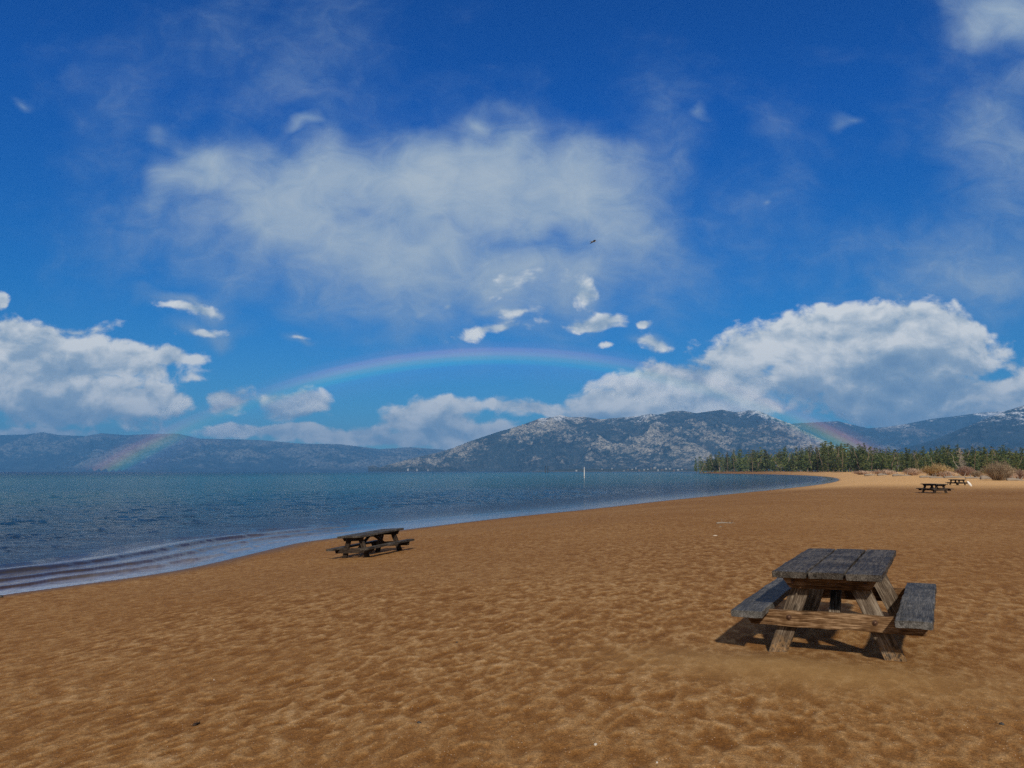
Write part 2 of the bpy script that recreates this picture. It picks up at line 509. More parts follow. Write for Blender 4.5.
# ------------------------------------------------------------------ lake
angw = np.radians(np.concatenate([np.arange(-48, 50, .2), np.arange(50, 312, 4.0)]))
radw = np.concatenate([np.array([2., 8., 12.]), np.arange(14.0, 27, .045), np.arange(27, 40, .085), np.arange(40.2, 150, .36), np.geomspace(150.5, 1500, 120), np.geomspace(1600, 45000, 30)])
RW, AW = np.meshgrid(radw, angw, indexing='ij')
WX, WY = RW * np.sin(AW), RW * np.cos(AW)
SW = -sdf(WX, WY)                                  # positive over water
off = (fbm(WX / 5.0, WY / 5.0, 3, 31) - .5)
wz = np.zeros_like(SW)
def wavelet(s0, width, hgt, wob, lo, hi, seed):
    """a low wave standing parallel to the shore: gentle back, steep front facing the beach"""
    u = SW - (s0 + off * wob + (fbm(WX / 1.1, WY / 1.1, 3, 91) - .5) * .30)
    prof = np.where(u > 0, np.exp(-(u / (width * .8)) ** 2), np.exp(-(u / (width * .24)) ** 2))
    along = sstep((WX - lo) / 2.0) * (1 - sstep((WX - hi) / 2.5)) * (.55 + .9 * fbm(WX / 3, WY / 3, 2, seed + 3))
    return hgt * prof * along
wz += wavelet(.95, .45, .070, .40, -40, -9.8, 1) + wavelet(2.15, .55, .095, .55, -40, -9.6, 2)
wz += wavelet(3.6, .65, .095, .85, -40, -9.2, 3) + wavelet(4.2, .5, .05, 1.2, -40, -11, 4)
wz += wavelet(1.3, .4, .04, .5, -10.3, -7.6, 6) + wavelet(2.4, .35, .045, .7, -11.5, -8.0, 8) + wavelet(5.6, .7, .045, 2.0, -24, -9.5, 9)
chop = sstep((SW - 3.0) / 8.0) * (1 - sstep((RW - 38) / 6))
swell = sstep((SW - 5.0) / 12.0) * (1 - sstep((RW - 90) / 60))
c3, s3 = math.cos(.45), math.sin(.45)
sx, sy = WX * c3 + WY * s3, -WX * s3 + WY * c3
wz += swell * ((fbm(sx / 2.6, sy / 1.7, 4, 131, .55, ridged=True) - .6) * .20)
wz += chop * ((fbm(WX / .55 + .3 * off, WY / .95, 4, 51, ridged=True) - .55) * .075)
mat_w, t, bs = material("lake_water", .06, .5)
bs.inputs['IOR'].default_value = 1.333
geo = t.n.new('ShaderNodeNewGeometry').outputs['Position']
dep = t.attr('offshore')
lg = t.math('LOGARITHM', t.math('MAXIMUM', dep, .1), 10.0)
patch = t.noise(t.mapping(geo, (0, 0, 0), (0, 0, -.35), (.004, .016, .01)), 1.0, 5, .6)
lgp = t.math('MULTIPLY_ADD', t.math('SUBTRACT', patch, .5), .9, lg)
wc = t.ramp(t.math('DIVIDE', lgp, 4.0), [
    (0.0, (.040, .022, .015)), (.14, (.030, .026, .030)), (.24, (.016, .036, .075)), (.36, (.008, .050, .105)), (.44, (.010, .090, .140)),
    (.60, (.009, .105, .145)), (.72, (.004, .050, .100)), (.84, (.002, .016, .055)), (1.0, (.002, .012, .045))])
fn = t.noise(t.mapping(geo, (0, 0, 0), (0, 0, -.5), (5, 2.2, 1)), 1.0, 6, .7)
foam = t.math('MULTIPLY', t.attr('foam'), t.maprange(fn, .38, .60, .45, 1), clamp=True)
t.put(bs.inputs['Base Color'], t.mix(foam, wc, (.38, .40, .46)))
m1 = t.noise(t.mapping(geo, (0, 0, 0), (0, 0, .3), (1, 1.6, 1)), .9, 6, .66)
m2 = t.noise(t.mapping(geo, (0, 0, 0), (0, 0, -.2), (1, 2.0, 1)), 4.2, 4, .6)
m3 = t.noise(t.mapping(geo, (0, 0, 0), (0, 0, .1), (1, 2.5, 1)), .22, 4, .6)
ch = t.maprange(dep, 3.5, 15.0, .015, 1.0)
hh = t.math('MULTIPLY', t.math('ADD', t.math('MULTIPLY_ADD', m2, .22, m1), t.math('MULTIPLY', m3, 1.6)), ch)
t.put(bs.inputs['Normal'], t.bump(hh, 1.0, 1.25))
t.put(bs.inputs['Roughness'], t.maprange(dep, 2, 400, .10, .25))
water = mesh_obj("lake_water", np.stack([WX, WY, WATER_Z + wz], -1).reshape(-1, 3), grid_faces(len(radw), len(angw), True)[:, ::-1], mat_w, smooth=True)
add_attr(water, 'offshore', np.maximum(SW, 0))
leftw = sstep((-8.2 - WX) / 3.5)
froth = (1 - sstep((SW - 1.0 - off) / 1.6)) * .45 + leftw * (1 - sstep((SW - 4.2 - off * 1.5) / 1.6)) * .6
jag = (fbm(WX / 1.1, WY / 1.1, 3, 91) - .5) * .30
for c_, w_, g_, e_ in ((.87, .40, .15, 1.0), (2.05, .55, .17, 1.0), (3.48, .85, .24, 1.0), (4.9, 1.3, .2, .6)):
    froth = froth * (1 - e_ * np.exp(-((SW - c_ - off * w_ - jag) / g_) ** 2) * leftw)
add_attr(water, 'foam', np.clip(froth, 0, 1))
tag(water, kind='structure')

# ------------------------------------------------------------------ mountains
def mountain_mat(name, forest, rock, pale, snow_lo, snow_hi, snow_amt, sc):
    m, t, bs = material(name, .95, .05)
    pos = t.n.new('ShaderNodeNewGeometry')
    g = pos.outputs['Position']
    v = t.mapping(g, (0, 0, 0), (0, 0, 0), (.001 * sc, .001 * sc, .0018 * sc))
    z = t.sep(g)[2]
    a = t.noise(v, 1.3, 9, .68)
    b = t.noise(v, 9.0, 7, .75)
    c = t.noise(v, 32.0, 4, .8)
    gul = t.attr('gully')
    col = t.mix(t.math('MULTIPLY', t.maprange(b, .42, .60), t.maprange(t.noise(v, .7, 5, .6), .42, .58, .25, 1)), forest, rock)
    col = t.mix(t.maprange(t.noise(v, 2.6, 6, .7, dist=.6), .50, .56, 0, .75), col, tuple(c_ * .55 for c_ in forest))
    pk = t.math('MULTIPLY_ADD', gul, .30, t.math('MULTIPLY_ADD', t.math('SUBTRACT', b, .5), .8, a))
    col = t.mix(t.math('MULTIPLY', t.maprange(pk, .54, .66), t.math('MULTIPLY', t.maprange(c, .42, .54, .0, 1), t.maprange(z, 25, 120, .1, 1))), col, pale)
    col = t.mix(t.maprange(t.noise(v, 60.0, 3, .8), .55, .63, 0, .30), col, pale)
    sn = t.math('MULTIPLY_ADD', t.math('SUBTRACT', b, .5), 2.2, t.maprange(z, snow_lo, snow_hi, -.6, .62))
    sn = t.math('MULTIPLY_ADD', gul, .55, sn)
    col = t.mix(t.math('MULTIPLY', t.maprange(sn, .25, .55), snow_amt), col, (.72, .75, .80))
    t.put(bs.inputs['Base Color'], col)
    t.put(bs.inputs['Normal'], t.bump(b, .5, 60))
    return m

def mountain(name, sil, d_foot, d_crest, d_back, mat, seed, relief, label_kind='structure', spur=1.0):
    xs = np.arange(sil[0][0], sil[-1][0] + .1, .6)
    ys = np.interp(xs, [p[0] for p in sil], [p[1] for p in sil])
    A = np.array([ab(x, y) for x, y in zip(xs, ys)])
    az_ = np.arctan(A[:, 0])
    crest = A[:, 1] * d_crest * np.cos(az_) ** 0 / np.sqrt(1 + 0 * A[:, 0])   # up / north at north distance d_crest
    T = np.concatenate([np.linspace(0, 1, 150), np.linspace(1.01, 1.6, 30)])
    TT, XX = np.meshgrid(T, np.arange(len(xs)), indexing='ij')
    North = np.where(TT <= 1, d_foot + (d_crest - d_foot) * TT, d_crest + (d_back - d_crest) * (TT - 1) / .6)
    East = North * A[XX, 0]
    C = crest[XX]
    base = np.where(TT <= 1, sstep(TT * .92 + .04) * .35 + .65 * TT ** 1.25, 1 - ((TT - 1) / .6) ** 1.3)
    L = 1500. * spur
    rid = fbm(East / L + .3 * fbm(North / 900, East / 900, 3, seed + 5), North / (L * 2.0), 6, seed, .55, ridged=True)
    fine = fbm(East / 240., North / 300., 5, seed + 40, .6, ridged=True)
    env = np.clip(np.sin(np.clip(TT, 0, 1) * math.pi) ** .8, 0, 1)
    envc = env + .16 * sstep((TT - .7) / .3)
    H = C * base + (rid - .62) * relief * envc * 3.2 + (fine - .6) * relief * .45 * (env + .25 * sstep(TT / .4))
    H = np.maximum(H, 0) * 1.0
    # keep the skyline where it was surveyed (smoothly, so no streaks)
    elev = (H / North).max(0); want = A[:, 1]
    k = np.ones(5) / 5
    ratio = np.convolve(np.pad(np.clip(want / np.maximum(elev, 1e-5), .3, 2.0), 2, mode='edge'), k, 'valid')
    H = H * ratio[None, :]
    V = np.stack([East, North, H + WATER_Z - .3], -1).reshape(-1, 3)
    o = mesh_obj(name, V, grid_faces(len(T), len(xs)), mat, smooth=True)
    add_attr(o, 'gully', (rid - .55) * 2)
    tag(o, kind='structure')
    return o

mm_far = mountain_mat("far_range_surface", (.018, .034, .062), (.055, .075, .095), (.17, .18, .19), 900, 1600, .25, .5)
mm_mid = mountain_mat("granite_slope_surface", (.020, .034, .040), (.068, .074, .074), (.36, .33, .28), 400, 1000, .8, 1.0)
mm_right = mountain_mat("snowy_slope_surface", (.020, .034, .044), (.052, .062, .070), (.20, .19, .18), 480, 1220, .85, .8)
mm_slope = mountain_mat("snow_streaked_slope_surface", (.020, .034, .044), (.052, .062, .070), (.20, .19, .18), 300, 760, .95, 1.1)
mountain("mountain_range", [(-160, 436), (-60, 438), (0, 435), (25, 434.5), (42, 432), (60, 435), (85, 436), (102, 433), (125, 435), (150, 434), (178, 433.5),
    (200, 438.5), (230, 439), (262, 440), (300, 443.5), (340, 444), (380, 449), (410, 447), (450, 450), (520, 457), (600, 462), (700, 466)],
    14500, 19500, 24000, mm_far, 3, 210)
mountain("mountain_massif", [(368, 471), (378, 468), (386, 465), (400, 461.5), (415, 457.5), (428, 454.5), (440, 452), (455, 447), (470, 441), (485, 436), (500, 431), (515, 427), (528, 422.5), (540, 418), (552, 417), (560, 414.5),
    (570, 417), (584, 416.5), (600, 419), (625, 417), (640, 415.5), (650, 413.5), (658, 414.5), (672, 411), (684, 410.5), (696, 413), (710, 411), (722, 409.5), (736, 412), (750, 410), (760, 411), (770, 415.5), (780, 419.5), (792, 424), (805, 431),
    (820, 438), (840, 447), (870, 458), (900, 468)],
    8200, 11500, 14500, mm_mid, 11, 260)
mountain("mountain_valley_range", [(740, 430), (770, 422), (785, 424), (800, 423), (820, 422), (838, 421), (850, 424), (868, 428), (885, 427), (905, 424), (930, 419),
    (955, 416), (985, 412), (1024, 410), (1100, 402)],
    12500, 15500, 19000, mm_right, 23, 230)
mountain("mountain_slope", [(830, 466), (860, 459), (900, 449), (930, 441), (950, 433), (965, 427), (985, 419), (1005, 411), (1024, 405), (1060, 393), (1140, 385), (1200, 380)],
    7600, 10200, 13000, mm_slope, 37, 210)

# low wooded flats along the far shore
def far_flats():
    xs = np.linspace(520, 1150, 800); rows = np.linspace(0, 1, 14)
    V = []
    for r_ in rows:
        for x in xs:
            a_, _ = ab(x, 471)
            n_ = 6200 + 2300 * r_
            V.append((n_ * a_, n_, 0))
    V = np.array(V)
    tall = sstep(np.repeat(rows, len(xs)) / .3)
    left = sstep((np.tile(xs, len(rows)) - 520) / 60)
    V[:, 2] = WATER_Z - .3 + tall * left * (10 + 26 * fbm(V[:, 0] / 60., V[:, 1] / 200., 5, 61, .65)) + .8
    m, t, b_ = material("flats_surface", .95, .05)
    g = t.n.new('ShaderNodeNewGeometry').outputs['Position']
    n = t.noise(g, .012, 6, .7)
    z_ = t.sep(g)[2]
    c_ = t.mix(t.maprange(n, .4, .6), (.030, .042, .032), (.075, .075, .052))
    c_ = t.mix(t.math('MULTIPLY', t.maprange(z_, .3, 3.0, 1, 0), t.maprange(n, .4, .6, .1, .8)), c_, (.30, .28, .24))
    t.put(b_.inputs['Base Color'], c_)
    o = mesh_obj("far_shore_land", V, grid_faces(len(rows), len(xs)), m, smooth=True)
    tag(o, kind='structure')
far_flats()

# PART2
# ------------------------------------------------------------------ wood
def wood_mat(name, dark, mid, light, scratch=0.0, rough=.62, sandy=0.0):
    m, t, bs = material(name, rough, .05)
    v = t.attr('grain', 'Vector')
    lon = t.mapping(v, (0, 0, 0), (0, 0, 0), (2.2, 26, 26))
    g1 = t.noise(lon, 1.0, 6, .65, dist=.6)
    g2 = t.noise(t.mapping(v, (0, 0, 0), (0, 0, 0), (7, 120, 120)), 1.0, 3, .6)
    blot = t.noise(v, 3.0, 5, .6)
    f = t.math('MULTIPLY_ADD', t.math('SUBTRACT', g2, .5), 1.3, g1)
    f = t.math('MULTIPLY_ADD', t.math('SUBTRACT', blot, .5), 1.2, f)
    col = t.ramp(f, [(.18, dark), (.5, mid), (.80, light)])
    if scratch:
        sc = t.noise(t.mapping(v, (0, 0, 0), (0, 0, 0), (60, 9, 9)), 1.0, 5, .75, dist=1.2)
        sc2 = t.noise(t.mapping(v, (0, 0, 0), (0, 0, .35), (9, 55, 40)), 1.0, 5, .8, dist=1.5)
        wear = t.noise(v, 5.5, 4, .65)
        k = t.math('MULTIPLY', t.maprange(t.math('MAXIMUM', sc, sc2), .60, .66), t.maprange(wear, .42, .60))
        up_ = t.maprange(t.sep(t.n.new('ShaderNodeNewGeometry').outputs['Normal'])[2], .5, .8, .12, 1)
        col = t.mix(t.math('MULTIPLY', t.math('MULTIPLY', k, up_), scratch), col, (.30, .295, .29))
    # knots
    vk = t.n.new('ShaderNodeTexVoronoi'); vk.inputs['Scale'].default_value = 1.0
    t.put(vk.inputs['Vector'], t.mapping(v, (0, 0, 0), (0, 0, 0), (3.1, 7.5, 7.5)))
    kn = t.maprange(vk.outputs['Distance'], .07, .17, 1, 0)
    col = t.mix(t.math('MULTIPLY', kn, .6), col, tuple(c * .45 for c in dark))
    if sandy:
        g = t.n.new('ShaderNodeNewGeometry').outputs['Position']
        zz = t.sep(t.n.new('ShaderNodeTexCoord').outputs['Object'])[2]
        k = t.math('MULTIPLY', t.maprange(zz, .02, .16, 1, 0), t.maprange(t.noise(g, 30, 4, .7), .4, .6))
        col = t.mix(t.math('MULTIPLY', k, sandy), col, (.34, .20, .09))
    t.put(bs.inputs['Base Color'], col)
    h = t.math('MULTIPLY_ADD', g2, .6, t.math('ADD', g1, t.math('MULTIPLY', kn, -.8)))
    t.put(bs.inputs['Normal'], t.bump(h, .9, .006))
    t.put(bs.inputs['Roughness'], t.math('MULTIPLY_ADD', g1, .35, rough - .18))
    return m

W_TOP = wood_mat("tabletop_wood", (.016, .012, .009), (.050, .042, .035), (.125, .108, .090), scratch=1.0, rough=.55)
W_SEAT = wood_mat("seat_wood", (.030, .028, .026), (.080, .076, .070), (.165, .155, .145), scratch=.4, rough=.52)
W_BEAM = wood_mat("beam_wood", (.036, .016, .006), (.145, .080, .038), (.38, .25, .145), rough=.75)
W_LEG = wood_mat("leg_wood", (.030, .021, .014), (.115, .085, .060), (.29, .235, .175), rough=.8, sandy=.8)
W_DARK = wood_mat("shaded_and_dark_wood", (.015, .010, .008), (.038, .027, .020), (.085, .065, .048), rough=.75)  # shade under the top put into the colour; also dark timber of other tables
mat_iron, t, b_ = material("rusty_bolt_iron", .55, .5)
b_.inputs['Metallic'].default_value = .6
t.put(b_.inputs['Base Color'], t.mix(t.noise(t.n.new('ShaderNodeTexCoord').outputs['Object'], 90, 3), (.05, .03, .02), (.16, .08, .045)))

def board(name, p0, p1, wdir, w, th, mat, parent, seg=22, jit=.0022, cut0=0.0, cut1=0.0, low=0.0):
    """a weathered timber from p0 to p1; w is its width along wdir, th its thickness; cut0/cut1 bevel the lower corners of the ends"""
    p0, p1, wdir = Vector(p0), Vector(p1), Vector(wdir)
    ax = (p1 - p0); Ln = ax.length; ax.normalize()
    wd = (wdir - ax * wdir.dot(ax)).normalized(); nd = ax.cross(wd).normalized()
    r = min(.006, th * .2)
    hw, ht = w / 2, th / 2
    nw = 6
    prof = []
    for i in range(nw + 1): prof.append((-hw + r + (w - 2 * r) * i / nw, ht))
    prof += [(hw - r * .3, ht - r * .3), (hw, ht - r), (hw, 0), (hw, -ht + r), (hw - r * .3, -ht + r * .3)]
    for i in range(nw + 1): prof.append((hw - r - (w - 2 * r) * i / nw, -ht))
    prof += [(-hw + r * .3, -ht + r * .3), (-hw, -ht + r), (-hw, 0), (-hw, ht - r), (-hw + r * .3, ht - r * .3)]
    n = len(prof)
    rs = random.Random(hash((round(p0.x, 3), round(p0.y, 3), round(p0.z, 3), round(w, 3))) & 0xffff)
    off = Vector((rs.random() * 20, rs.random() * 20, rs.random() * 20))
    cup = rs.uniform(-.003, .003); bow = rs.uniform(-.005, .005)
    V, Fc, G = [], [], []
    ts = [0, .006 / Ln] + [i / seg for i in range(1, seg)] + [1 - .006 / Ln, 1]
    ph = [rs.random() * 6.28 for _ in range(4)]
    for k, tt in enumerate(ts):
        endk = k in (0, len(ts) - 1)
        for j, (a, b) in enumerate(prof):
            sc_ = .975 if endk else 1.0
            aa, bb = a * sc_, b * (.90 if endk else 1.0)
            L_ = Ln * tt
            ww = jit * (math.sin(L_ * 7 + ph[0] + a * 9) + .6 * math.sin(L_ * 19 + ph[1] + b * 30) + .5 * math.sin(L_ * 43 + ph[2] + j))
            edge = abs(abs(a) - hw) < r * 1.2
            bb2 = bb + ww * .5 + cup * (a / hw) ** 2 - (rs.random() * .0016 if edge else 0) * (1 if b > 0 else -1)
            aa2 = aa + (ww if edge else 0)
            # bevelled lower ends (the timber's -wdir edge)
            sh = 0
            if cut0 and tt < .5: sh = cut0 * max(0, (-(aa) / hw * .5 + .5)) * max(0, 1 - L_ / .12)
            if cut1 and tt > .5: sh = -cut1 * max(0, (-(aa) / hw * .5 + .5)) * max(0, 1 - (Ln - L_) / .12)
            ro = (rs.random() - .5) * .004 if endk else 0
            V.append(p0 + ax * (L_ + sh + ro) + wd * aa2 + nd * (bb2 + bow * math.sin(tt * math.pi)))
            G.append((off.x + L_, off.y + a, off.z + b))
    for k in range(len(ts) - 1):
        for j in range(n):
            j2 = (j + 1) % n
            Fc.append((k * n + j, k * n + j2, (k + 1) * n + j2, (k + 1) * n + j))
    Fc.append(tuple(range(n - 1, -1, -1))); Fc.append(tuple((len(ts) - 1) * n + j for j in range(n)))
    me = bpy.data.meshes.new(name)
    me.from_pydata([tuple(v) for v in V], [], Fc)
    me.materials.append(mat)
    at_ = me.attributes.new('grain', 'FLOAT_VECTOR', 'POINT')
    at_.data.foreach_set('vector', np.array(G, dtype=np.float32).ravel())
    me.polygons.foreach_set('use_smooth', [False] * len(me.polygons))
    me.update()
    o = bpy.data.objects.new(name, me); COL.objects.link(o); o.parent = parent
    return o

def bolt(p, n_, parent, r=.014):
    n_ = Vector(n_).normalized(); u = n_.orthogonal().normalized(); v = n_.cross(u)
    V, Fc = [], []
    for k, (rr, hh_) in enumerate(((r * 1.7, -.006), (r * 1.7, .003), (r, .004), (r * .9, .012), (r * .5, .015))):
        for j in range(10):
            a = j * math.tau / 10
            V.append(tuple(Vector(p) + u * math.cos(a) * rr + v * math.sin(a) * rr + n_ * hh_))
    for k in range(4):
        for j in range(10): Fc.append((k * 10 + j, k * 10 + (j + 1) % 10, k * 10 + 10 + (j + 1) % 10, k * 10 + 10 + j))
    Fc.append(tuple(40 + j for j in range(10)))
    return mesh_obj("bolt", V, Fc, mat_iron, parent)

def picnic_table():
    root = empty("picnic_table", (0, 0, 0))
    T, W, L = .733, .895, 2.13
    th = .056; pw = (W - .036) / 3
    for i in range(3):
        x = -W / 2 + pw / 2 + i * (pw + .018)
        dy = (0.0, .012, -.006)[i]
        board("tabletop_plank", (x, -L / 2 + dy, T - th / 2), (x, L / 2 + dy * .5, T - th / 2 + .002 * i), (1, 0, 0), pw, th, W_TOP, root, seg=30)
    sw, sz, sl = .275, .392, 2.30
    for s in (-1, 1):
        x = s * (.528 + sw / 2)
        board("seat", (x, -sl / 2 - .04, sz - .03), (x, sl / 2 - .04, sz - .03), (1, 0, 0), sw, .060, W_SEAT, root, seg=30, jit=.0028)
    fy = .80                                    # the two end frames
    for e in (-1, 1):
        yb = e * (fy + .055)
        board("support_beam", (-.755, yb, .292), (.79, yb, .292), (0, 0, 1), .138, .066, W_BEAM, root, seg=26, jit=.003, cut0=.06, cut1=.05)
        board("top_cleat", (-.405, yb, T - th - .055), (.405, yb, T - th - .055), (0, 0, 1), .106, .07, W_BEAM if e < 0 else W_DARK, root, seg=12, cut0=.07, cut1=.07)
        for s in (-1, 1):
            # the leg planks run from under the top out to the sand
            ztop = T - th - .004
            xa, xb = s * .205, s * .545
            board("leg", (xa, e * (fy - .022), ztop), (xb, e * (fy - .022), -.16), (1, 0, 0), .152, .070, W_LEG, root, seg=18, jit=.003)
            bolt((s * .355, yb + e * .034, .305), (0, e, 0), root)
            bolt((s * .30, yb + e * .036, T - th - .05), (0, e, 0), root, .011)
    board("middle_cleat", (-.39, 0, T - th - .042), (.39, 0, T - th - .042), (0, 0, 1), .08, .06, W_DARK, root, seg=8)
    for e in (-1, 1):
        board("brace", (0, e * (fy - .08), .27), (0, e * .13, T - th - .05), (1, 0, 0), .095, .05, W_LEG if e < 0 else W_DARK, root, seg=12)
    return root

def table_label(o, text):
    return tag(o, text, 'picnic table', 'weathered picnic tables on the beach')

t1 = picnic_table()
t1.location = (TABLE1[0], TABLE1[1], 0.0)
t1.rotation_euler = (math.radians(.6), math.radians(-1.2), -.510)
table_label(t1, 'large dark weathered wooden picnic table in the right foreground, half sunk in sand')

def place_table(px, py, yaw, text, dz=0.0, tilt=(0, 0), dist=None):
    x, y, z = hit_ground(px, py)
    o = copy_tree(t1)
    for c in o.children:                     # these tables are darker: nearly black timber
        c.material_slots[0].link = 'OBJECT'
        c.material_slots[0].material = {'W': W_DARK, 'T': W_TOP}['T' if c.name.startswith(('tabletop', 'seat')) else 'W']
    o.location = (x, y, z + dz)
    o.rotation_euler = (tilt[0], tilt[1], yaw)
    return table_label(o, text)
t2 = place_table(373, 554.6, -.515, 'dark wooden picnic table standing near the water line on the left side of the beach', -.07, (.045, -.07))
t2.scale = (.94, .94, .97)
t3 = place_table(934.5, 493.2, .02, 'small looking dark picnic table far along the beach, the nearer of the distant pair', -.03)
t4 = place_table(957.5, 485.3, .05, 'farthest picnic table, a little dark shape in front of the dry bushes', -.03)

# ------------------------------------------------------------------ conifers
mat_bark, t, b_ = material("conifer_bark", .9, .1)
g = t.n.new('ShaderNodeNewGeometry').outputs['Position']
t.put(b_.inputs['Base Color'], t.mix(t.noise(g, 1.1, 4, .6), (.11, .075, .052), (.30, .225, .165)))
def leaf_mat(name, a, b, c):
    m, t, bs = material(name, .75, .2)
    g = t.n.new('ShaderNodeNewGeometry').outputs['Position']
    oi = t.n.new('ShaderNodeObjectInfo').outputs['Random']
    n = t.noise(g, .55, 4, .6)
    cl = t.attr('clump')
    col = t.mix(t.maprange(n, .38, .62), a, b)
    col = t.mix(t.maprange(cl, .55, 1.0), col, c)
    hs = t.n.new('ShaderNodeHueSaturation')
    t.put(hs.inputs['Color'], col)
    t.put(hs.inputs['Value'], t.math('MULTIPLY_ADD', oi, .7, .7))
    t.put(hs.inputs['Hue'], t.math('MULTIPLY_ADD', oi, .035, .4825))
    t.put(bs.inputs['Base Color'], hs.outputs[0])
    return m
L_FIR = leaf_mat("fir_needles", (.032, .050, .016), (.080, .104, .032), (.165, .178, .055))
L_PINE = leaf_mat("pine_needles", (.060, .078, .024), (.12, .138, .040), (.21, .21, .070))
L_YOUNG = leaf_mat("young_needles", (.10, .115, .035), (.16, .165, .05), (.24, .22, .08))
mat_dead, t, b_ = material("dead_wood", .9, .1)
t.put(b_.inputs['Base Color'], t.mix(t.noise(t.n.new('ShaderNodeNewGeometry').outputs['Position'], 2.0, 4), (.26, .225, .19), (.46, .41, .35)))

def tree_meshes(kind, seed):
    r = random.Random(seed)
    H = 1.0
    TV, TF = [], []
    def stick(p, q, ra, rb, n=6, V=None, Fc=None):
        V = TV if V is None else V; Fc = TF if Fc is None else Fc
        p, q = Vector(p), Vector(q); d = (q - p).normalized(); u = d.orthogonal().normalized(); v = d.cross(u); b = len(V)
        for c, rr in ((p, ra), (q, rb)):
            for j in range(n):
                a = j * math.tau / n; V.append(tuple(c + u * math.cos(a) * rr + v * math.sin(a) * rr))
        for j in range(n): Fc.append((b + j, b + (j + 1) % n, b + n + (j + 1) % n, b + n + j))
    lean = (r.uniform(-.012, .012), r.uniform(-.012, .012))
    pts = [Vector((lean[0] * k * 4 * r.uniform(.6, 1.2), lean[1] * k * 4, k / 8)) for k in range(9)]
    pts[-1].z = .985
    R0 = .014 if kind != 'pine' else .016
    for k, p_ in enumerate(pts):
        for j in range(7):
            a_ = j * math.tau / 7; rr_ = R0 * (1 - k / 8.4)
            TV.append((p_.x + math.cos(a_) * rr_, p_.y + math.sin(a_) * rr_, p_.z - (.02 if k == 0 else 0)))
    for k in range(8):
        for j in range(7): TF.append((k * 7 + j, k * 7 + (j + 1) % 7, k * 7 + 7 + (j + 1) % 7, k * 7 + 7 + j))
    CV, CF, CC = [], [], []
    def tuft(c, s, n, cl):
        for _ in range(n):
            a = r.random() * math.tau; e = r.uniform(-.9, .9)
            d = Vector((math.cos(a) * math.cos(e), math.sin(a) * math.cos(e), math.sin(e) * .8))
            o_ = Vector(c) + d * s * r.random()
            u = Vector((r.gauss(0, 1), r.gauss(0, 1), r.gauss(0, .5))).normalized(); v = u.cross(d).normalized()
            l_, w_ = s * r.uniform(.55, 1.1), s * r.uniform(.16, .34)
            b = len(CV)
            CV.extend([tuple(o_ - v * w_), tuple(o_ + d * l_ * .6 + u * w_ * .6), tuple(o_ + v * w_), tuple(o_ - d * l_ * .45 - u * w_)])
            CF.append((b, b + 1, b + 2, b + 3)); CC.extend([cl] * 4)
    if kind in ('fir', 'young'):
        z0 = {'fir': r.uniform(.06, .2), 'young': .04}[kind]
        maxr = {'fir': r.uniform(.13, .17), 'young': .26}[kind]
        nl = 30 if kind == 'fir' else 20
        for i in range(nl):
            f = i / (nl - 1); z = z0 + (1 - z0) * f * .99
            rad = maxr * (1 - f) ** .8 * r.uniform(.75, 1.15) * (1 if f > .12 else .7 + f * 2.4) + .008
            nb_ = max(3, int(8 - 4 * f))
            for j in range(nb_):
                if r.random() < .12: continue
                a = r.random() * math.tau; rr = rad * r.uniform(.55, 1.15)
                tip = Vector((math.cos(a) * rr, math.sin(a) * rr, z - rr * r.uniform(.05, .45)))
                base = Vector((0, 0, z)); cl = r.random()
                for q in (.35, .62, .86, 1.0):
                    if q * rr < .01: continue
                    tuft(base.lerp(tip, q), .020 + .020 * (1 - f), 4 if kind == 'fir' else 5, cl)
        tuft((pts[-1].x, pts[-1].y, .985), .012, 6, .5)
    elif kind == 'pine':
        z0 = r.uniform(.30, .48)
        for i in range(46):
            f = r.random() ** .9; z = z0 + (1 - z0) * f
            rad = (.15 * (1 - f) ** .55 + .012) * r.uniform(.45, 1.15) * (1 if f > .15 else .7)
            a = r.random() * math.tau
            tip = Vector((math.cos(a) * rad, math.sin(a) * rad, z + rad * r.uniform(-.1, .35)))
            stick((0, 0, z - .01), tip, .003, .0012, 4, CV, CF); CC.extend([0] * 8)
            cl = r.random()
            for q in (.45, .7, .9, 1.05):
                tuft(Vector((0, 0, z)).lerp(tip, q), .030, 6, cl)
        tuft((pts[-1].x, pts[-1].y, .975), .020, 14, .6)
    elif kind == 'bare':
        for i in range(64):
            f = i / 64; z = .08 + .9 * f; a = r.random() * math.tau; rad = .30 * (1 - f) ** .85 * r.uniform(.6, 1.1) + .01
            tip = Vector((math.cos(a) * rad, math.sin(a) * rad, z + rad * r.uniform(.0, .5)))
            stick((0, 0, z), tip, .005, .002, 4, CV, CF)
            for q in (.35, .5, .65, .8, .92):
                p = Vector((0, 0, z)).lerp(tip, q)
                for s_ in (-1, 1, 1):
                    stick(p, p + Vector((r.uniform(-.05, .05), r.uniform(-.05, .05), r.uniform(-.01, .05))), .0028, .0012, 3, CV, CF)
        CC = [0] * len(CV)
    def mk(name, V, Fc, mat, cc=None):
        me = bpy.data.meshes.new(name); me.from_pydata(V, [], Fc); me.materials.append(mat)
        if cc is not None:
            a_ = me.attributes.new('clump', 'FLOAT', 'POINT'); a_.data.foreach_set('value', np.array(cc, dtype=np.float32))
        me.update(); return me
    cm = {'fir': L_FIR, 'pine': L_PINE, 'young': L_YOUNG, 'bare': mat_dead}[kind]
    return mk("trunk", TV, TF, mat_dead if kind == 'bare' else mat_bark), mk("crown", CV, CF, cm, CC)

LIB = {k: [tree_meshes(k, 100 + i * 7 + len(k)) for i in range(n)] for k, n in (('fir', 6), ('pine', 6), ('young', 2), ('bare', 2))}

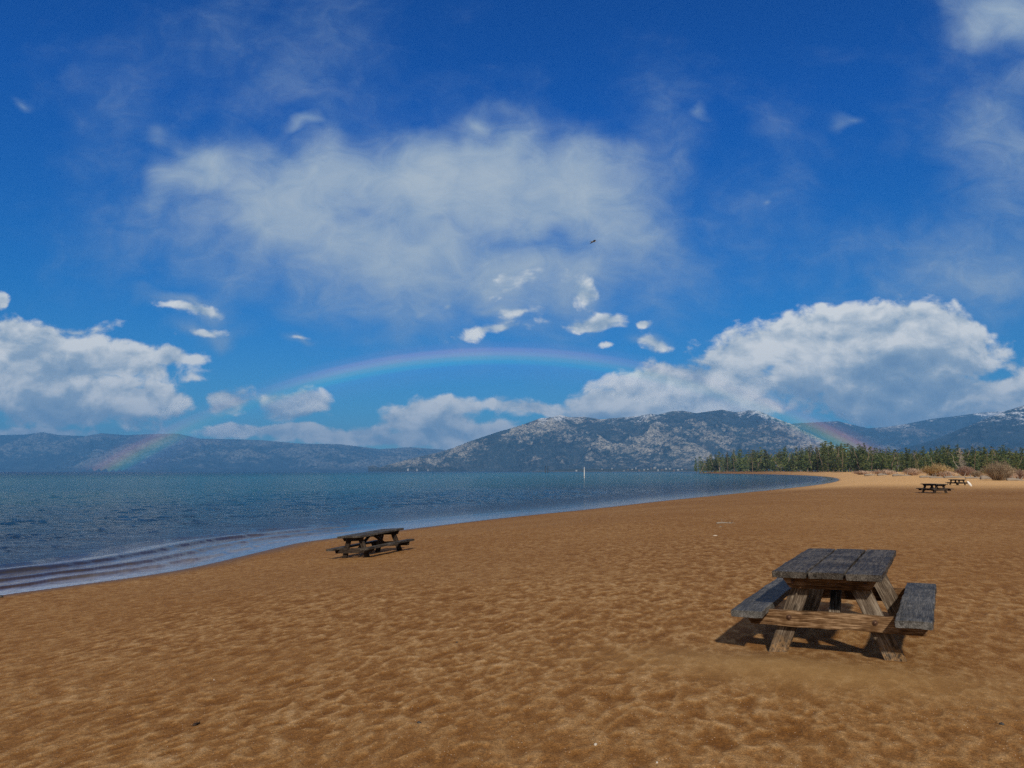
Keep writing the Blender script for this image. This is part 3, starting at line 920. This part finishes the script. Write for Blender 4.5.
def tree(x, y, H, kind, name, label, group, width=1.0):
    o = empty(name, (x, y, float(ground_z([x], [y])[0]) - .1), random.random() * 6.28)
    tm, cm = random.choice(LIB[kind])
    o.scale = (H * width, H * width, H)
    for n_, m_ in (("trunk", tm), ("crown", cm)):
        c = bpy.data.objects.new(n_, m_); COL.objects.link(c); c.parent = o
    tag(o, label, 'tree', group)
    return o

# the surveyed top line of the wood, pixel column -> row of the tree tops
def top_row(px):
    return float(np.interp(px, [692, 697, 705, 715, 730, 745, 760, 780, 800, 815, 825, 835, 850, 870, 890, 905, 925, 945, 965, 985, 1005, 1024, 1060],
                           [463, 459, 456, 455, 452, 449.5, 449.5, 450, 447, 446, 443, 442, 444, 446, 448, 449, 448, 444, 446, 447, 446, 449, 446]))
def tree_dist(px, row):
    base = float(np.interp(px, [690, 740, 800, 850, 900, 1060], [1330, 1080, 800, 640, 540, 400]))
    return base * (1 + .10 * row)
sel = []
for row, step in ((0, 6.2), (1, 5.6)):
    px = 700 + row * 3
    while px < 1075:
        d = tree_dist(px, row) * random.uniform(.97, 1.05)
        x = d * ab(px, 472)[0]; y = d
        gz = float(ground_z([x], [y])[0])
        ty = top_row(px) + random.choice((-2, -1, 0, .5, 1.5, 3, 5)) * (.8 if row else 1.15) - (1.2 if random.random() < .12 else 0)
        H = max(1.6 + ab(px, ty)[1] * d - gz, 5)
        u = random.random()
        kind = ('pine' if u < .42 else 'fir') if px < 790 else ('fir' if u < .76 else 'pine')
        sel.append((px, row, x, y, H, kind))
        px += step * random.uniform(.6, 1.4)
ZONES = [(722, 'on the left tip of the wooded point'), (745, 'just left of the pale trunked pine'), (770, 'just right of the pale trunked pine'),
         (795, 'on the broad part of the wooded point'), (818, 'just left of the tallest fir'), (840, 'just right of the tallest fir'), (862, 'behind the end of the lake'),
         (885, 'behind the leftmost pale brush'), (910, 'behind the driftwood on the orange sand'), (930, 'behind the yellowish saplings'), (953, 'behind the golden willow bush'),
         (975, 'behind the bare pale tree'), (995, 'left of the big round bush'), (1024, 'above the big round bush'), (2000, 'beyond the right edge of the beach')]
ORD = ['first', 'second', 'third', 'fourth', 'fifth', 'sixth', 'seventh', 'eighth', 'ninth', 'tenth', 'eleventh', 'twelfth']
cnt = {}
for (px, row, x, y, H, kind) in sorted(sel):
    zone = next(z_ for lim, z_ in ZONES if px < lim)
    key = (row, kind, zone); cnt[key] = cnt.get(key, 0) + 1
    lab = '%s %s from left in %s row %s' % (ORD[cnt[key] - 1], kind, 'back' if row else 'front', zone)
    tree(x, y, H, kind, kind + '_tree', lab, 'conifers of the wood at the far end of the beach', random.uniform(1.1, 1.6) * (1.1 if kind == 'fir' else .95))
# the rest of the wood behind them reads as one mass
def wood_mass():
    r = random.Random(5); V, Fc, CC = [], [], []
    for i in range(9500):
        px = r.uniform(699, 1080); d = tree_dist(px, 0) * r.uniform(1.02, 1.30)
        x = d * ab(px, 472)[0]; gz = float(GZ(px, d))
        hm = max(3, (1.6 + ab(px, top_row(px) + 3.5)[1] * d - gz))
        z = gz + hm * (r.random() ** .8) * r.uniform(.55, 1.0)
        s_ = hm * r.uniform(.04, .085); cl = r.random()
        for _ in range(5):
            dv = Vector((r.gauss(0, 1), r.gauss(0, 1), r.gauss(0, .9))).normalized(); c = Vector((x, d, z)) + dv * s_ * .8
            u = Vector((r.gauss(0, 1), r.gauss(0, 1), r.gauss(0, 1))).normalized(); v = u.cross(dv)
            b = len(V); V.extend([tuple(c - u * s_ * .5), tuple(c + v * s_ * .5), tuple(c + u * s_ * .6), tuple(c - v * s_ * .5 - dv * s_ * .2)])
            Fc.append((b, b + 1, b + 2, b + 3)); CC.extend([cl] * 4)
    o = mesh_obj('undergrowth', V, Fc, L_FIR)
    add_attr(o, 'clump', CC)
    tag(o, 'dense dark undergrowth and far trees filling the wood', 'undergrowth', kind='stuff')
_pg = np.linspace(690, 1090, 60); _dg = np.linspace(.95, 1.4, 10)
_GX = np.array([[tree_dist(p_, 0) * q_ * ab(p_, 472)[0] for q_ in _dg] for p_ in _pg]); _GY = np.array([[tree_dist(p_, 0) * q_ for q_ in _dg] for p_ in _pg])
_GZ = ground_z(_GX, _GY)
def GZ(px, d):
    i = int(np.clip(round((px - 690) / 400 * 59), 0, 59)); j = int(np.clip(round((d / tree_dist(px, 0) - .95) / .45 * 9), 0, 9))
    return _GZ[i, j]
wood_mass()
def px_tree(px, top, d, kind, name, label, width=1.0):
    x = d * ab(px, 472)[0]; gz = float(ground_z([x], [d])[0])
    return tree(x, d, 1.6 + ab(px, top)[1] * d - gz, kind, name, label, None, width)
px_tree(961, 448, 330, 'bare', 'bare_tree', 'pale bare leafless tree standing out against the dark firs', 1.0)
px_tree(987, 453, 330, 'young', 'young_pine', 'bright yellow green young pine just left of the big round bush')
px_tree(1017, 461, 300, 'young', 'young_pine', 'small yellow green young pine at the right edge beyond the round bush', .9)
px_tree(997, 461, 330, 'young', 'young_pine', 'short yellowish young pine behind the big round bush')
px_tree(917, 458, 420, 'young', 'young_pine', 'pale yellow green sapling in front of the firs left of the golden willow', .7)
px_tree(926, 460, 430, 'young', 'young_pine', 'low yellowish sapling directly behind the golden willow bush', .7)
px_tree(752.5, 450, 980, 'pine', 'pine_tree', 'tall pine with a pale sunlit trunk at the water edge of the point', .9)
px_tree(824, 441.5, 640, 'fir', 'fir_tree', 'tallest dark fir, standing above the left middle of the wood', .9)
px_tree(842, 443, 600, 'fir', 'fir_tree', 'tall pointed fir right of the tallest fir', 1.0)
px_tree(696, 457, 1270, 'fir', 'fir_tree', 'single slim fir at the left tip of the wooded point', .9)

# ------------------------------------------------------------------ bushes, driftwood, boulders beside the wood
def twig_mat(name, a, b):
    m, t, bs = material(name, .85, .15)
    n = t.noise(t.n.new('ShaderNodeNewGeometry').outputs['Position'], 1.6, 4, .6)
    t.put(bs.inputs['Base Color'], t.mix(t.maprange(n, .35, .65), a, b))
    return m
TW_GOLD = twig_mat("golden_twigs", (.30, .20, .085), (.50, .36, .18))
TW_RED = twig_mat("reddish_twigs", (.20, .12, .09), (.38, .25, .19))
TW_GREY = twig_mat("grey_brown_twigs", (.15, .105, .07), (.38, .29, .19))
TW_PALE = twig_mat("pale_pink_brush", (.40, .28, .20), (.58, .42, .31))

def make_bush(px, base, top, wpx, mat, label, name='willow_bush', n=420, droop=.25, group=None):
    x, y, z = hit_ground(px, base)
    d = y; H = ab(px, top)[1] * d + 1.6 - z; R = wpx / 2 / F * d
    r = random.Random(int(px * 10)); V, Fc = [], []
    wd = max(.016, d * .00026)
    for _ in range(n):
        a = r.random() * math.tau; k = r.random() ** .6
        p = Vector((math.cos(a) * R * .3 * r.random(), math.sin(a) * R * .3 * r.random(), -.15))
        tip = Vector((math.cos(a) * R * k, math.sin(a) * R * k, H * math.sqrt(max(0, 1 - (k * .93) ** 2)) * r.uniform(.65, 1.05)))
        c = p.lerp(tip, .5) + Vector((0, 0, H * droop * r.uniform(.3, 1)))
        pts_ = [p * (1 - q) ** 2 + c * 2 * q * (1 - q) + tip * q * q for q in (0, .25, .5, .75, 1)]
        b = len(V)
        for i, pt in enumerate(pts_):
            w_ = wd * (1 - i * .18)
            for s_ in range(3):
                aa = s_ * 2.094 + a
                V.append(tuple(pt + Vector((math.cos(aa), math.sin(aa), 0)) * w_))
        for i in range(4):
            for s_ in range(3): Fc.append((b + i * 3 + s_, b + i * 3 + (s_ + 1) % 3, b + i * 3 + 3 + (s_ + 1) % 3, b + i * 3 + 3 + s_))
        for i in (2, 3, 3, 4, 4):
            e = pts_[i] + Vector((r.gauss(0, 1), r.gauss(0, 1), r.gauss(.5, .8))).normalized() * R * r.uniform(.08, .22)
            e.z = max(e.z, .02); bb = len(V); u = Vector((math.sin(a), math.cos(a), .5)) * wd * .6
            V.extend([tuple(pts_[i] - u), tuple(pts_[i] + u), tuple(e)]); Fc.append((bb, bb + 1, bb + 2))
    o = mesh_obj(name, V, Fc, mat)
    o.location = (x, y, z)
    tag(o, label, 'bush', group)
    return o
make_bush(999, 480.5, 462.0, 34, TW_GREY, 'big round grey brown leafless bush at the right end of the beach', 'leafless_bush', 620)
make_bush(937, 476.2, 464.5, 34, TW_GOLD, 'golden orange willow bush left of the bare pale tree', 'willow_bush', 520)
make_bush(966, 475.8, 466.5, 20, TW_RED, 'reddish leafless bush at the foot of the bare pale tree', 'leafless_bush', 380)
make_bush(1020, 479.0, 469.0, 16, TW_RED, 'orange red twiggy bush at the right edge of the picture', 'leafless_bush', 260)
make_bush(913, 475.5, 468.5, 22, TW_PALE, 'pale pinkish brush patch left of the golden willow bush', 'brush', 300)
make_bush(884, 475.0, 470.0, 26, TW_PALE, 'low pale brush patch in front of the middle of the wood', 'brush', 300)
make_bush(862, 474.6, 470.8, 20, TW_PALE, 'leftmost low pale brush patch where the beach meets the wood', 'brush', 240)
make_bush(977, 477.0, 470.5, 14, TW_GREY, 'small dull bush between the reddish bush and the big round bush', 'leafless_bush', 220)
make_bush(1010, 480.0, 470.5, 14, TW_PALE, 'pale grassy tuft touching the right side of the big round bush', 'brush', 240)
make_bush(947, 477.2, 471.0, 18, TW_PALE, 'pale brush patch between the golden willow bush and the reddish bush', 'brush', 240)

mat_drift, t, b_ = material("driftwood_grey", .85, .15)
oc = t.n.new('ShaderNodeTexCoord').outputs['Object']
t.put(b_.inputs['Base Color'], t.mix(t.noise(t.mapping(oc, (0, 0, 0), (0, 0, 0), (3, 30, 30)), 1, 4, .6), (.13, .105, .085), (.34, .29, .235)))
def log(px, py, length, rad, yaw, label, name='driftwood_log', mat=None, seed=0, stub=True, group=None):
    r = random.Random(seed + int(px))
    x, y, z = hit_ground(px, py)
    V, Fc = [], []
    n, m_ = 9, 10
    ph = [r.random() * 6 for _ in range(3)]
    for i in range(m_ + 1):
        q = i / m_; cx = (q - .5) * length
        rr = rad * (1 - .45 * q) * (1 + .12 * math.sin(q * 17 + ph[0]))
        if i in (0, m_): rr *= .75
        for j in range(n):
            a = j * math.tau / n; w = 1 + .14 * math.sin(3 * a + ph[1] + q * 4)
            V.append((cx, math.cos(a) * rr * w + .12 * length * .3 * math.sin(q * 4 + ph[2]), math.sin(a) * rr * w + rad * .55 + rad * .3 * math.sin(q * 5)))
    for i in range(m_):
        for j in range(n): Fc.append((i * n + j, i * n + (j + 1) % n, (i + 1) * n + (j + 1) % n, (i + 1) * n + j))
    Fc.append(tuple(range(n - 1, -1, -1))); Fc.append(tuple(m_ * n + j for j in range(n)))
    if stub:
        for (q, ln) in ((.3, .22), (.62, .16), (.8, .2)):
            b = len(V); base = Vector(((q - .5) * length, 0, rad)); d = Vector((r.uniform(-.3, .6), r.uniform(-1, 1), r.uniform(.5, 1))).normalized()
            u = d.orthogonal().normalized(); v = d.cross(u)
            for c, rr in ((base, rad * .35), (base + d * length * ln, rad * .12)):
                for j in range(5):
                    a = j * math.tau / 5; V.append(tuple(c + u * math.cos(a) * rr + v * math.sin(a) * rr))
            for j in range(5): Fc.append((b + j, b + (j + 1) % 5, b + 5 + (j + 1) % 5, b + 5 + j))
    o = mesh_obj(name, V, Fc, mat or mat_drift, smooth=True)
    o.location = (x, y, z - rad * .25); o.rotation_euler = (0, 0, yaw)
    tag(o, label, 'driftwood', group)
    return o
log(930, 477.6, 4.5, .28, .1, 'grey driftwood log below the golden willow bush')
log(939, 478.2, 3.4, .22, -.15, 'shorter grey driftwood log right of the log below the golden willow')
log(957, 478.0, 5.0, .30, .05, 'long pale driftwood log below the reddish bush')
log(975, 478.6, 4.0, .26, .12, 'pale driftwood log left of the big round bush')
log(988, 479.4, 2.6, .45, -.1, 'dark stubby driftwood log at the foot of the big round bush', seed=4)
log(871, 475.6, 5.0, .42, .0, 'leftmost driftwood log on the orange sand by the wood')
log(883, 475.4, 4.5, .48, .3, 'second driftwood log from the left on the orange sand by the wood')
log(902, 476.0, 5.0, .36, -.1, 'driftwood log on the sand in front of the pale pinkish brush')
log(1016, 480.6, 3.0, .30, .1, 'bleached driftwood log at the right edge beside the big round bush')
log(726, 523.3, .62, .028, .05, 'pale driftwood stick lying on open sand above the large table', 'driftwood_stick', stub=True)
log(721, 527.0, .20, .016, .9, 'tiny broken stick lying just below the pale driftwood stick', 'driftwood_stick', stub=False)
mat_dark, t, b_ = material("dark_bark", .8, .2)
t.put(b_.inputs['Base Color'], t.mix(t.noise(t.n.new('ShaderNodeNewGeometry').outputs['Position'], 60, 3), (.012, .008, .006), (.05, .03, .02)))
log(196.5, 725, .075, .013, 1.3, 'small blackened twig standing in the sand at the bottom left', 'charred_twig', mat_dark, stub=True)

def pebble(px, py, sz, mat, label, name, cat, group=None, flat=.6, seed=1):
    x, y, z = hit_ground(px, py)
    z = ground_at(x, y)
    r = np.random.default_rng(seed)
    V, Fc = [], []
    n, m_ = 12, 8
    for i in range(m_ + 1):
        th_ = math.pi * i / m_
        for j in range(n):
            a = j * math.tau / n
            q = 1 + .22 * math.sin(2.3 * a + seed) * math.sin(th_) + .12 * math.sin(5 * a + th_ * 3 + seed)
            V.append((math.cos(a) * math.sin(th_) * sz * q, math.sin(a) * math.sin(th_) * sz * .75 * q, math.cos(th_) * sz * flat * (1 + .15 * math.sin(3 * a + seed))))
    Fc = grid_faces(m_ + 1, n, True)
    o = mesh_obj(name, V, Fc, mat, smooth=True)
    o.location = (x, y, z + sz * flat * .35); o.rotation_euler = (0, .1, seed * .7)
    return tag(o, label, cat, group)
mat_shell, t, b_ = material("bleached_chip", .7, .3)
t.put(b_.inputs['Base Color'], t.mix(t.noise(t.n.new('ShaderNodeNewGeometry').outputs['Position'], 80, 3), (.40, .34, .27), (.58, .52, .44)))
mat_rock, t, b_ = material("dark_wet_rock", .5, .4)
t.put(b_.inputs['Base Color'], t.mix(t.noise(t.n.new('ShaderNodeNewGeometry').outputs['Position'], 25, 4), (.02, .018, .016), (.07, .06, .05)))
pebble(761, 668.2, .042, mat_shell, 'flat white wood chip on the sand in front of the large table', 'wood_chip', 'wood chip', flat=.25, seed=2)
pebble(798, 671.5, .013, mat_shell, 'tiny white pebble right of the flat white wood chip', 'pebble', 'pebble', seed=3)
pebble(595.5, 747, .013, mat_shell, 'small cream pebble on the sand at the bottom centre', 'pebble', 'pebble', seed=5)
pebble(657, 764.5, .009, mat_shell, 'tiny white pebble at the very bottom edge, right of centre', 'pebble', 'pebble', seed=6)
pebble(214, 680, .008, mat_shell, 'tiny pale pebble low on the left, above the blackened twig', 'pebble', 'pebble', seed=8)
pebble(419, 723.6, .015, mat_rock, 'small black pebble on the sand, bottom left of centre', 'pebble', 'pebble', seed=9)
pebble(457, 643, .013, mat_rock, 'small dark pebble in the middle of the open sand', 'pebble', 'pebble', seed=10)
pebble(1002, 726, .016, mat_rock, 'small dark pebble at the bottom right on the sand', 'pebble', 'pebble', seed=11)
pebble(.5, 597.4, .07, mat_rock, 'black wet rock at the left edge where sand meets water', 'rock', 'rock', flat=.5, seed=12)
pebble(715, 536, .05, mat_shell, 'pale weathered stone left of the large table, below the driftwood stick', 'stone', 'stone', flat=.3, seed=13)

# white sack slumped beside the farthest table
def sack():
    x, y, z = hit_ground(971.3, 486.4)
    V = []; n, m_ = 14, 9
    for i in range(m_ + 1):
        q = i / m_
        for j in range(n):
            a = j * math.tau / n
            rr = .17 * (math.sin(math.pi * min(q * .92 + .04, 1)) ** .5) * (1 - .35 * q) * (1 + .10 * math.sin(4 * a + q * 5))
            V.append((math.cos(a) * rr * 1.1 - q * .38, math.sin(a) * rr * .8, q * .60))
    o = mesh_obj('white_sack', V, grid_faces(m_ + 1, n, True), mat_shell2, smooth=True)
    o.location = (x, y, z - .03)
    tag(o, 'white sack slumped on the sand beside the farthest picnic table', 'sack')
mat_shell2, t, b_ = material("white_plastic_weave", .5, .4)
t.put(b_.inputs['Base Color'], t.mix(t.noise(t.n.new('ShaderNodeNewGeometry').outputs['Position'], 6, 3), (.62, .60, .56), (.80, .78, .74)))
sack()

# ------------------------------------------------------------------ marker piles in the lake, buildings on the far shore, bird
mat_white, t, b_ = material("white_marker_paint", .5, .4)
t.put(b_.inputs['Base Color'], t.mix(t.noise(t.n.new('ShaderNodeNewGeometry').outputs['Position'], 1.5, 4), (.36, .37, .38), (.55, .56, .56)))
mat_pile, t, b_ = material("dark_pile_timber", .8, .2)
t.put(b_.inputs['Base Color'], t.mix(t.noise(t.n.new('ShaderNodeNewGeometry').outputs['Position'], .8, 4), (.03, .03, .03), (.08, .075, .07)))
def lathe(prof, n=12, x=0, y=0):
    V = [(x + math.cos(j * math.tau / n) * r_, y + math.sin(j * math.tau / n) * r_, z_) for r_, z_ in prof for j in range(n)]
    return V, grid_faces(len(prof), n, True)
def marker():
    d = 2.7 * F / (477.9 - 471.5); x = d * ab(584.3, 472)[0]
    root = empty('channel_marker', (x, d, WATER_Z))
    tag(root, 'slim white marker post standing alone in the middle of the lake', 'marker post')
    H = 10.8 / F * d
    V, Fc = lathe([(.0, -1.0), (.26, -1.0), (.26, .2), (.23, .4), (.21, H * .78), (.19, H * .8), (0, H * .8)])
    mesh_obj('post', V, Fc, mat_white, root, True)
    V, Fc = lathe([(.0, H * .8), (.28, H * .8), (.28, H * .84), (.1, H * .86), (.1, H * .9), (.17, H * .92), (.14, H), (0, H)])
    mesh_obj('lamp', V, Fc, mat_white, root, True)
    V, Fc = lathe([(.23, .45), (.30, .45), (.30, .62), (.23, .62)])
    mesh_obj('collar', V, Fc, mat_pile, root, True)
marker()
for i, (px, top, lab) in enumerate(((545.3, 465.8, 'left one of two dark poles standing close together far out on the lake'), (547.9, 466.0, 'right one of two dark poles standing close together far out on the lake'))):
    d = 1250; x = d * ab(px, 472)[0]; H = (471.5 - top) / F * d + 2.7
    V, Fc = lathe([(0, -1), (.42, -1), (.40, H * .5), (.36, H * .93), (.52, H * .935), (.5, H * .97), (.12, H), (0, H)])
    o = mesh_obj('mooring_pole', V, Fc, mat_pile, smooth=True); o.location = (x, d, WATER_Z)
    tag(o, lab, 'pole', 'dark poles far out on the lake')

walls = []
for nm, c_ in (("cream_wall_paint", (.62, .57, .48)), ("white_wall_paint", (.78, .77, .74)), ("tan_wall_timber", (.34, .27, .20))):
    m_, t, b_ = material(nm, .8, .2)
    t.put(b_.inputs['Base Color'], t.mix(t.noise(t.n.new('ShaderNodeNewGeometry').outputs['Position'], .3, 3), tuple(v * .3 for v in c_), tuple(v * .45 for v in c_)))
    walls.append(m_)
roofm = []
for nm, c_ in (("grey_roof_sheet", (.20, .21, .22)), ("pale_roof_sheet", (.30, .31, .31)), ("brown_roof_shingle", (.13, .10, .08))):
    m_, t, b_ = material(nm, .7, .3)
    t.put(b_.inputs['Base Color'], t.mix(t.noise(t.n.new('ShaderNodeNewGeometry').outputs['Position'], .3, 3), tuple(v * .8 for v in c_), c_))
    roofm.append(m_)
def house(px, d, wpx, hpx, wm, rm, label, group=None):
    x = d * ab(px, 472)[0]; w = wpx / F * d; h_ = hpx / F * d; dp = w * .7
    r_ = (d - 6200) / 2300.; lf = sstep((px - 520) / 60)
    zt = WATER_Z - .3 + float(sstep(r_ / .3) * lf * (10 + 26 * fbm(np.array([x / 60.]), np.array([d / 200.]), 5, 61, .65)[0])) + .8 if px > 520 else WATER_Z + 14
    root = empty('shore_house', (x, d, zt), random.uniform(-.6, .6))
    tag(root, label, 'house', group)
    hw, hd, eh = w / 2, dp / 2, h_ * .55
    V = [(-hw, -hd, -9), (hw, -hd, -9), (hw, hd, -9), (-hw, hd, -9), (-hw, -hd, eh), (hw, -hd, eh), (hw, hd, eh), (-hw, hd, eh), (-hw, 0, h_ * .96), (hw, 0, h_ * .96)]
    mesh_obj('wall', V, [(0, 1, 5, 4), (1, 2, 6, 9, 5), (2, 3, 7, 6), (3, 0, 4, 8, 7)], wm, root)
    e = w * .05; q = h_ * .05
    V = [(-hw - e, -hd - e, eh - q), (hw + e, -hd - e, eh - q), (hw + e, 0, h_), (-hw - e, 0, h_), (hw + e, hd + e, eh - q), (-hw - e, hd + e, eh - q)]
    V += [(a, b, c + q) for a, b, c in V]
    mesh_obj('roof', V, [(0, 1, 2, 3), (3, 2, 4, 5), (6, 9, 8, 7), (9, 11, 10, 8), (0, 6, 7, 1), (5, 4, 10, 11), (0, 3, 9, 6), (3, 5, 11, 9), (1, 7, 8, 2), (2, 8, 10, 4)], rm, root)
    return root
hs = [(576.5, 1.6, 1.6, 0)] + [(px, w_, h_, u_) for px, w_, h_, u_ in (
    (624, 1.2, 1.0, 0), (628, 1.4, 1.0, 8), (632, 1.8, 1.3, 0), (636, 1.2, 1.0, 16), (639, 1.9, 1.5, 2), (644, 1.4, 1.1, 12), (648, 1.3, 1.2, 0), (651, 1.4, 1.1, 22), (655, 2.2, 1.4, 3),
    (658, 1.3, 1.1, 18), (662, 2.8, 1.2, 0), (666, 1.6, 1.2, 10), (670, 1.8, 1.3, 0), (674, 1.6, 1.2, 14), (678, 2.0, 1.2, 2), (682, 1.5, 1.1, 8), (686, 1.8, 1.1, 0))]
hs += [(408, 1.8, 1.5, 4), (417, 1.4, 1.4, 0), (428, 1.4, 1.4, 3), (602, 1.2, 1.0, 2), (612, 1.6, 1.1, 0)]
ORD += ['thirteenth', 'fourteenth', 'fifteenth', 'sixteenth', 'seventeenth', 'eighteenth']
hc = {}
for i, (px, w_, h_, up_) in enumerate(hs):
    if px < 500: zn = 'at the far left foot of the mountain'
    elif px < 590: zn = None
    elif px < 620: zn = 'on the far shore just right of the marker post'
    else: zn = 'in the lakeside strip left of the wooded point'
    hc[zn] = hc.get(zn, 0) + 1
    lab = '%s tiny house from the left %s' % (ORD[hc[zn] - 1], zn) if zn else 'lone white house on the far shore left of the white marker post'
    o_ = house(px, 6260 + (i * 137 % 620) if px > 500 else 8300, w_, h_, walls[i % 3 if px > 590 else 1], roofm[(i * 2 + 1) % 3], lab, 'tiny houses along the far shore')
    o_.location.z += up_ * .35 + 1.5
def bird():
    d = ray(593.5, 241.5); d = d / np.linalg.norm(d) * 70
    root = empty('bird', (d[0], d[1], 1.6 + d[2]), .3)
    tag(root, 'small dark bird gliding in front of the high grey cloud', 'bird')
    m_, t, b_ = material("dark_feathers", .8, .2)
    t.put(b_.inputs['Base Color'], t.mix(t.noise(t.n.new('ShaderNodeTexCoord').outputs['Object'], 8, 3), (.20, .21, .24), (.32, .34, .37)))
    prof = [(0, -.26), (.018, -.24), (.035, -.18), (.055, -.08), (.06, .02), (.045, .11), (.03, .15), (.036, .19), (.03, .225), (.010, .25), (.004, .285), (0, .29)]
    V, Fc = lathe(prof, 12)
    V = [(z_, y_, x_ * .9) for x_, y_, z_ in V]
    # tail fan and both wings grown from the same skin
    b0 = len(V); Fc = [tuple(f_) for f_ in Fc.tolist()]
    def wing(s):
        b = len(V)
        st = [(0.03, .10, -.10, .0), (.16, .14, -.08, .05), (.32, .13, -.07, .045), (.46, .06, -.10, .01), (.58, -.04, -.12, -.03)]
        for (yy, le, te, zz) in st:
            V.extend([(le, s * yy, zz), (le * .3 + te * .7, s * yy, zz + .012), (te, s * yy, zz - .004), (le * .5 + te * .5, s * yy, zz - .010)])
        for i in range(len(st) - 1):
            for j in range(4): Fc.append((b + i * 4 + j, b + i * 4 + (j + 1) % 4, b + i * 4 + 4 + (j + 1) % 4, b + i * 4 + 4 + j))
        e = b + (len(st) - 1) * 4; Fc.append((e, e + 1, e + 2, e + 3)); Fc.append((b + 3, b + 2, b + 1, b))
    wing(1); wing(-1)
    b = len(V)
    V.extend([(-.2, .02, 0), (-.2, -.02, 0), (-.36, -.06, .004), (-.36, .06, .004), (-.2, .02, -.01), (-.2, -.02, -.01), (-.36, -.06, -.002), (-.36, .06, -.002)])
    Fc += [(b, b + 1, b + 2, b + 3), (b + 7, b + 6, b + 5, b + 4), (b, b + 3, b + 7, b + 4), (b + 1, b + 5, b + 6, b + 2), (b + 3, b + 2, b + 6, b + 7)]
    mesh_obj('body', V, Fc, m_, root, True)
bird()

# ------------------------------------------------------------------ rainbow: the 42 degree bow about the point opposite the sun
def rainbow():
    axis = -SUN_DIR
    u = Vector((0, 0, 1)); u = (u - axis * u.dot(axis)).normalized(); v = axis.cross(u)
    D = 2500.0
    V = []; A1 = []; A2 = []
    rr = np.linspace(39.6, 43.6, 41); th_ = np.radians(np.arange(-75, 75.01, .5))
    for r_ in rr:
        for a in th_:
            q = CAM + axis * D + (u * math.cos(a) + v * math.sin(a)) * D * math.tan(math.radians(r_))
            V.append(tuple(q)); A1.append((r_ - 39.6) / 4.0)
            px_ = 512 + F * (q.x / (q.y * CP + (q.z - 1.6) * SP))
            # how much rain there is in each stretch of the bow
            k = np.interp(math.degrees(math.atan2(q.x, q.y)), [-31, -27, -24.5, -21.5, -18, -13, -3, 6, 12, 17, 20, 23, 26, 30],
                          [.35, .8, .7, .3, .35, 1.0, 1.15, .8, .3, .2, .6, 1.35, 1.6, 1.0])
            A2.append(k * (1 if q.z > WATER_Z - 5 else 0))
    # keep the part above the lake
    nr, nc = len(rr), len(th_)
    Fc = [f_ for f_ in grid_faces(nr, nc).tolist() if min(V[i][2] for i in f_) > WATER_Z + .5]
    m = bpy.data.materials.new("rainbow_light"); m.use_nodes = True
    t = NT(m.node_tree); m.node_tree.nodes.clear()
    out = t.n.new('ShaderNodeOutputMaterial'); add = t.n.new('ShaderNodeAddShader'); tr = t.n.new('ShaderNodeBsdfTransparent'); em = t.n.new('ShaderNodeEmission')
    col = t.ramp(t.attr('radius'), [(0.0, (0, 0, 0)), (.26, (.03, .02, .05)), (.36, (.03, .05, .13)), (.44, (.03, .20, .16)), (.52, (.17, .26, .06)), (.59, (.34, .22, .07)), (.66, (.30, .11, .07)), (.74, (.07, .02, .02)), (.86, (0, 0, 0))], 'EASE')
    t.put(em.inputs['Color'], col)
    t.put(em.inputs['Strength'], t.math('MULTIPLY', t.attr('rain'), .37))
    t.l.new(tr.outputs[0], add.inputs[0]); t.l.new(em.outputs[0], add.inputs[1]); t.l.new(add.outputs[0], out.inputs[0])
    m.cycles.emission_sampling = 'NONE'
    used = sorted({i for f_ in Fc for i in f_}); mp = {o_: k for k, o_ in enumerate(used)}
    o = mesh_obj('rainbow', [V[i] for i in used], [tuple(mp[i] for i in f_) for f_ in Fc], m, smooth=True)
    add_attr(o, 'radius', [A1[i] for i in used]); add_attr(o, 'rain', [A2[i] for i in used])
    tag(o, 'faint rainbow arching over the lake in front of the mountains', 'rainbow', kind='stuff')
rainbow()

# ------------------------------------------------------------------ air
def haze():
    x0, x1, y0, y1, z0, z1 = -32000, 32000, -3000, 25500, -12.0, 1330
    V = [(x, y, z) for x in (x0, x1) for y in (y0, y1) for z in (z0, z1)]
    m = bpy.data.materials.new("haze_air"); m.use_nodes = True
    nt = m.node_tree; nt.nodes.clear()
    out = nt.nodes.new('ShaderNodeOutputMaterial'); pv = nt.nodes.new('ShaderNodeVolumePrincipled')
    pv.inputs['Color'].default_value = (.15, .48, 1.0, 1)
    pv.inputs['Density'].default_value = 5.8e-5
    pv.inputs['Anisotropy'].default_value = 0.0
    nt.links.new(pv.outputs[0], out.inputs['Volume'])
    o = mesh_obj('haze', V, [(0, 1, 3, 2), (4, 6, 7, 5), (0, 4, 5, 1), (2, 3, 7, 6), (0, 2, 6, 4), (1, 5, 7, 3)], m)
    tag(o, 'thin blue air lying over the lake and mountains', 'haze', kind='stuff')
haze()
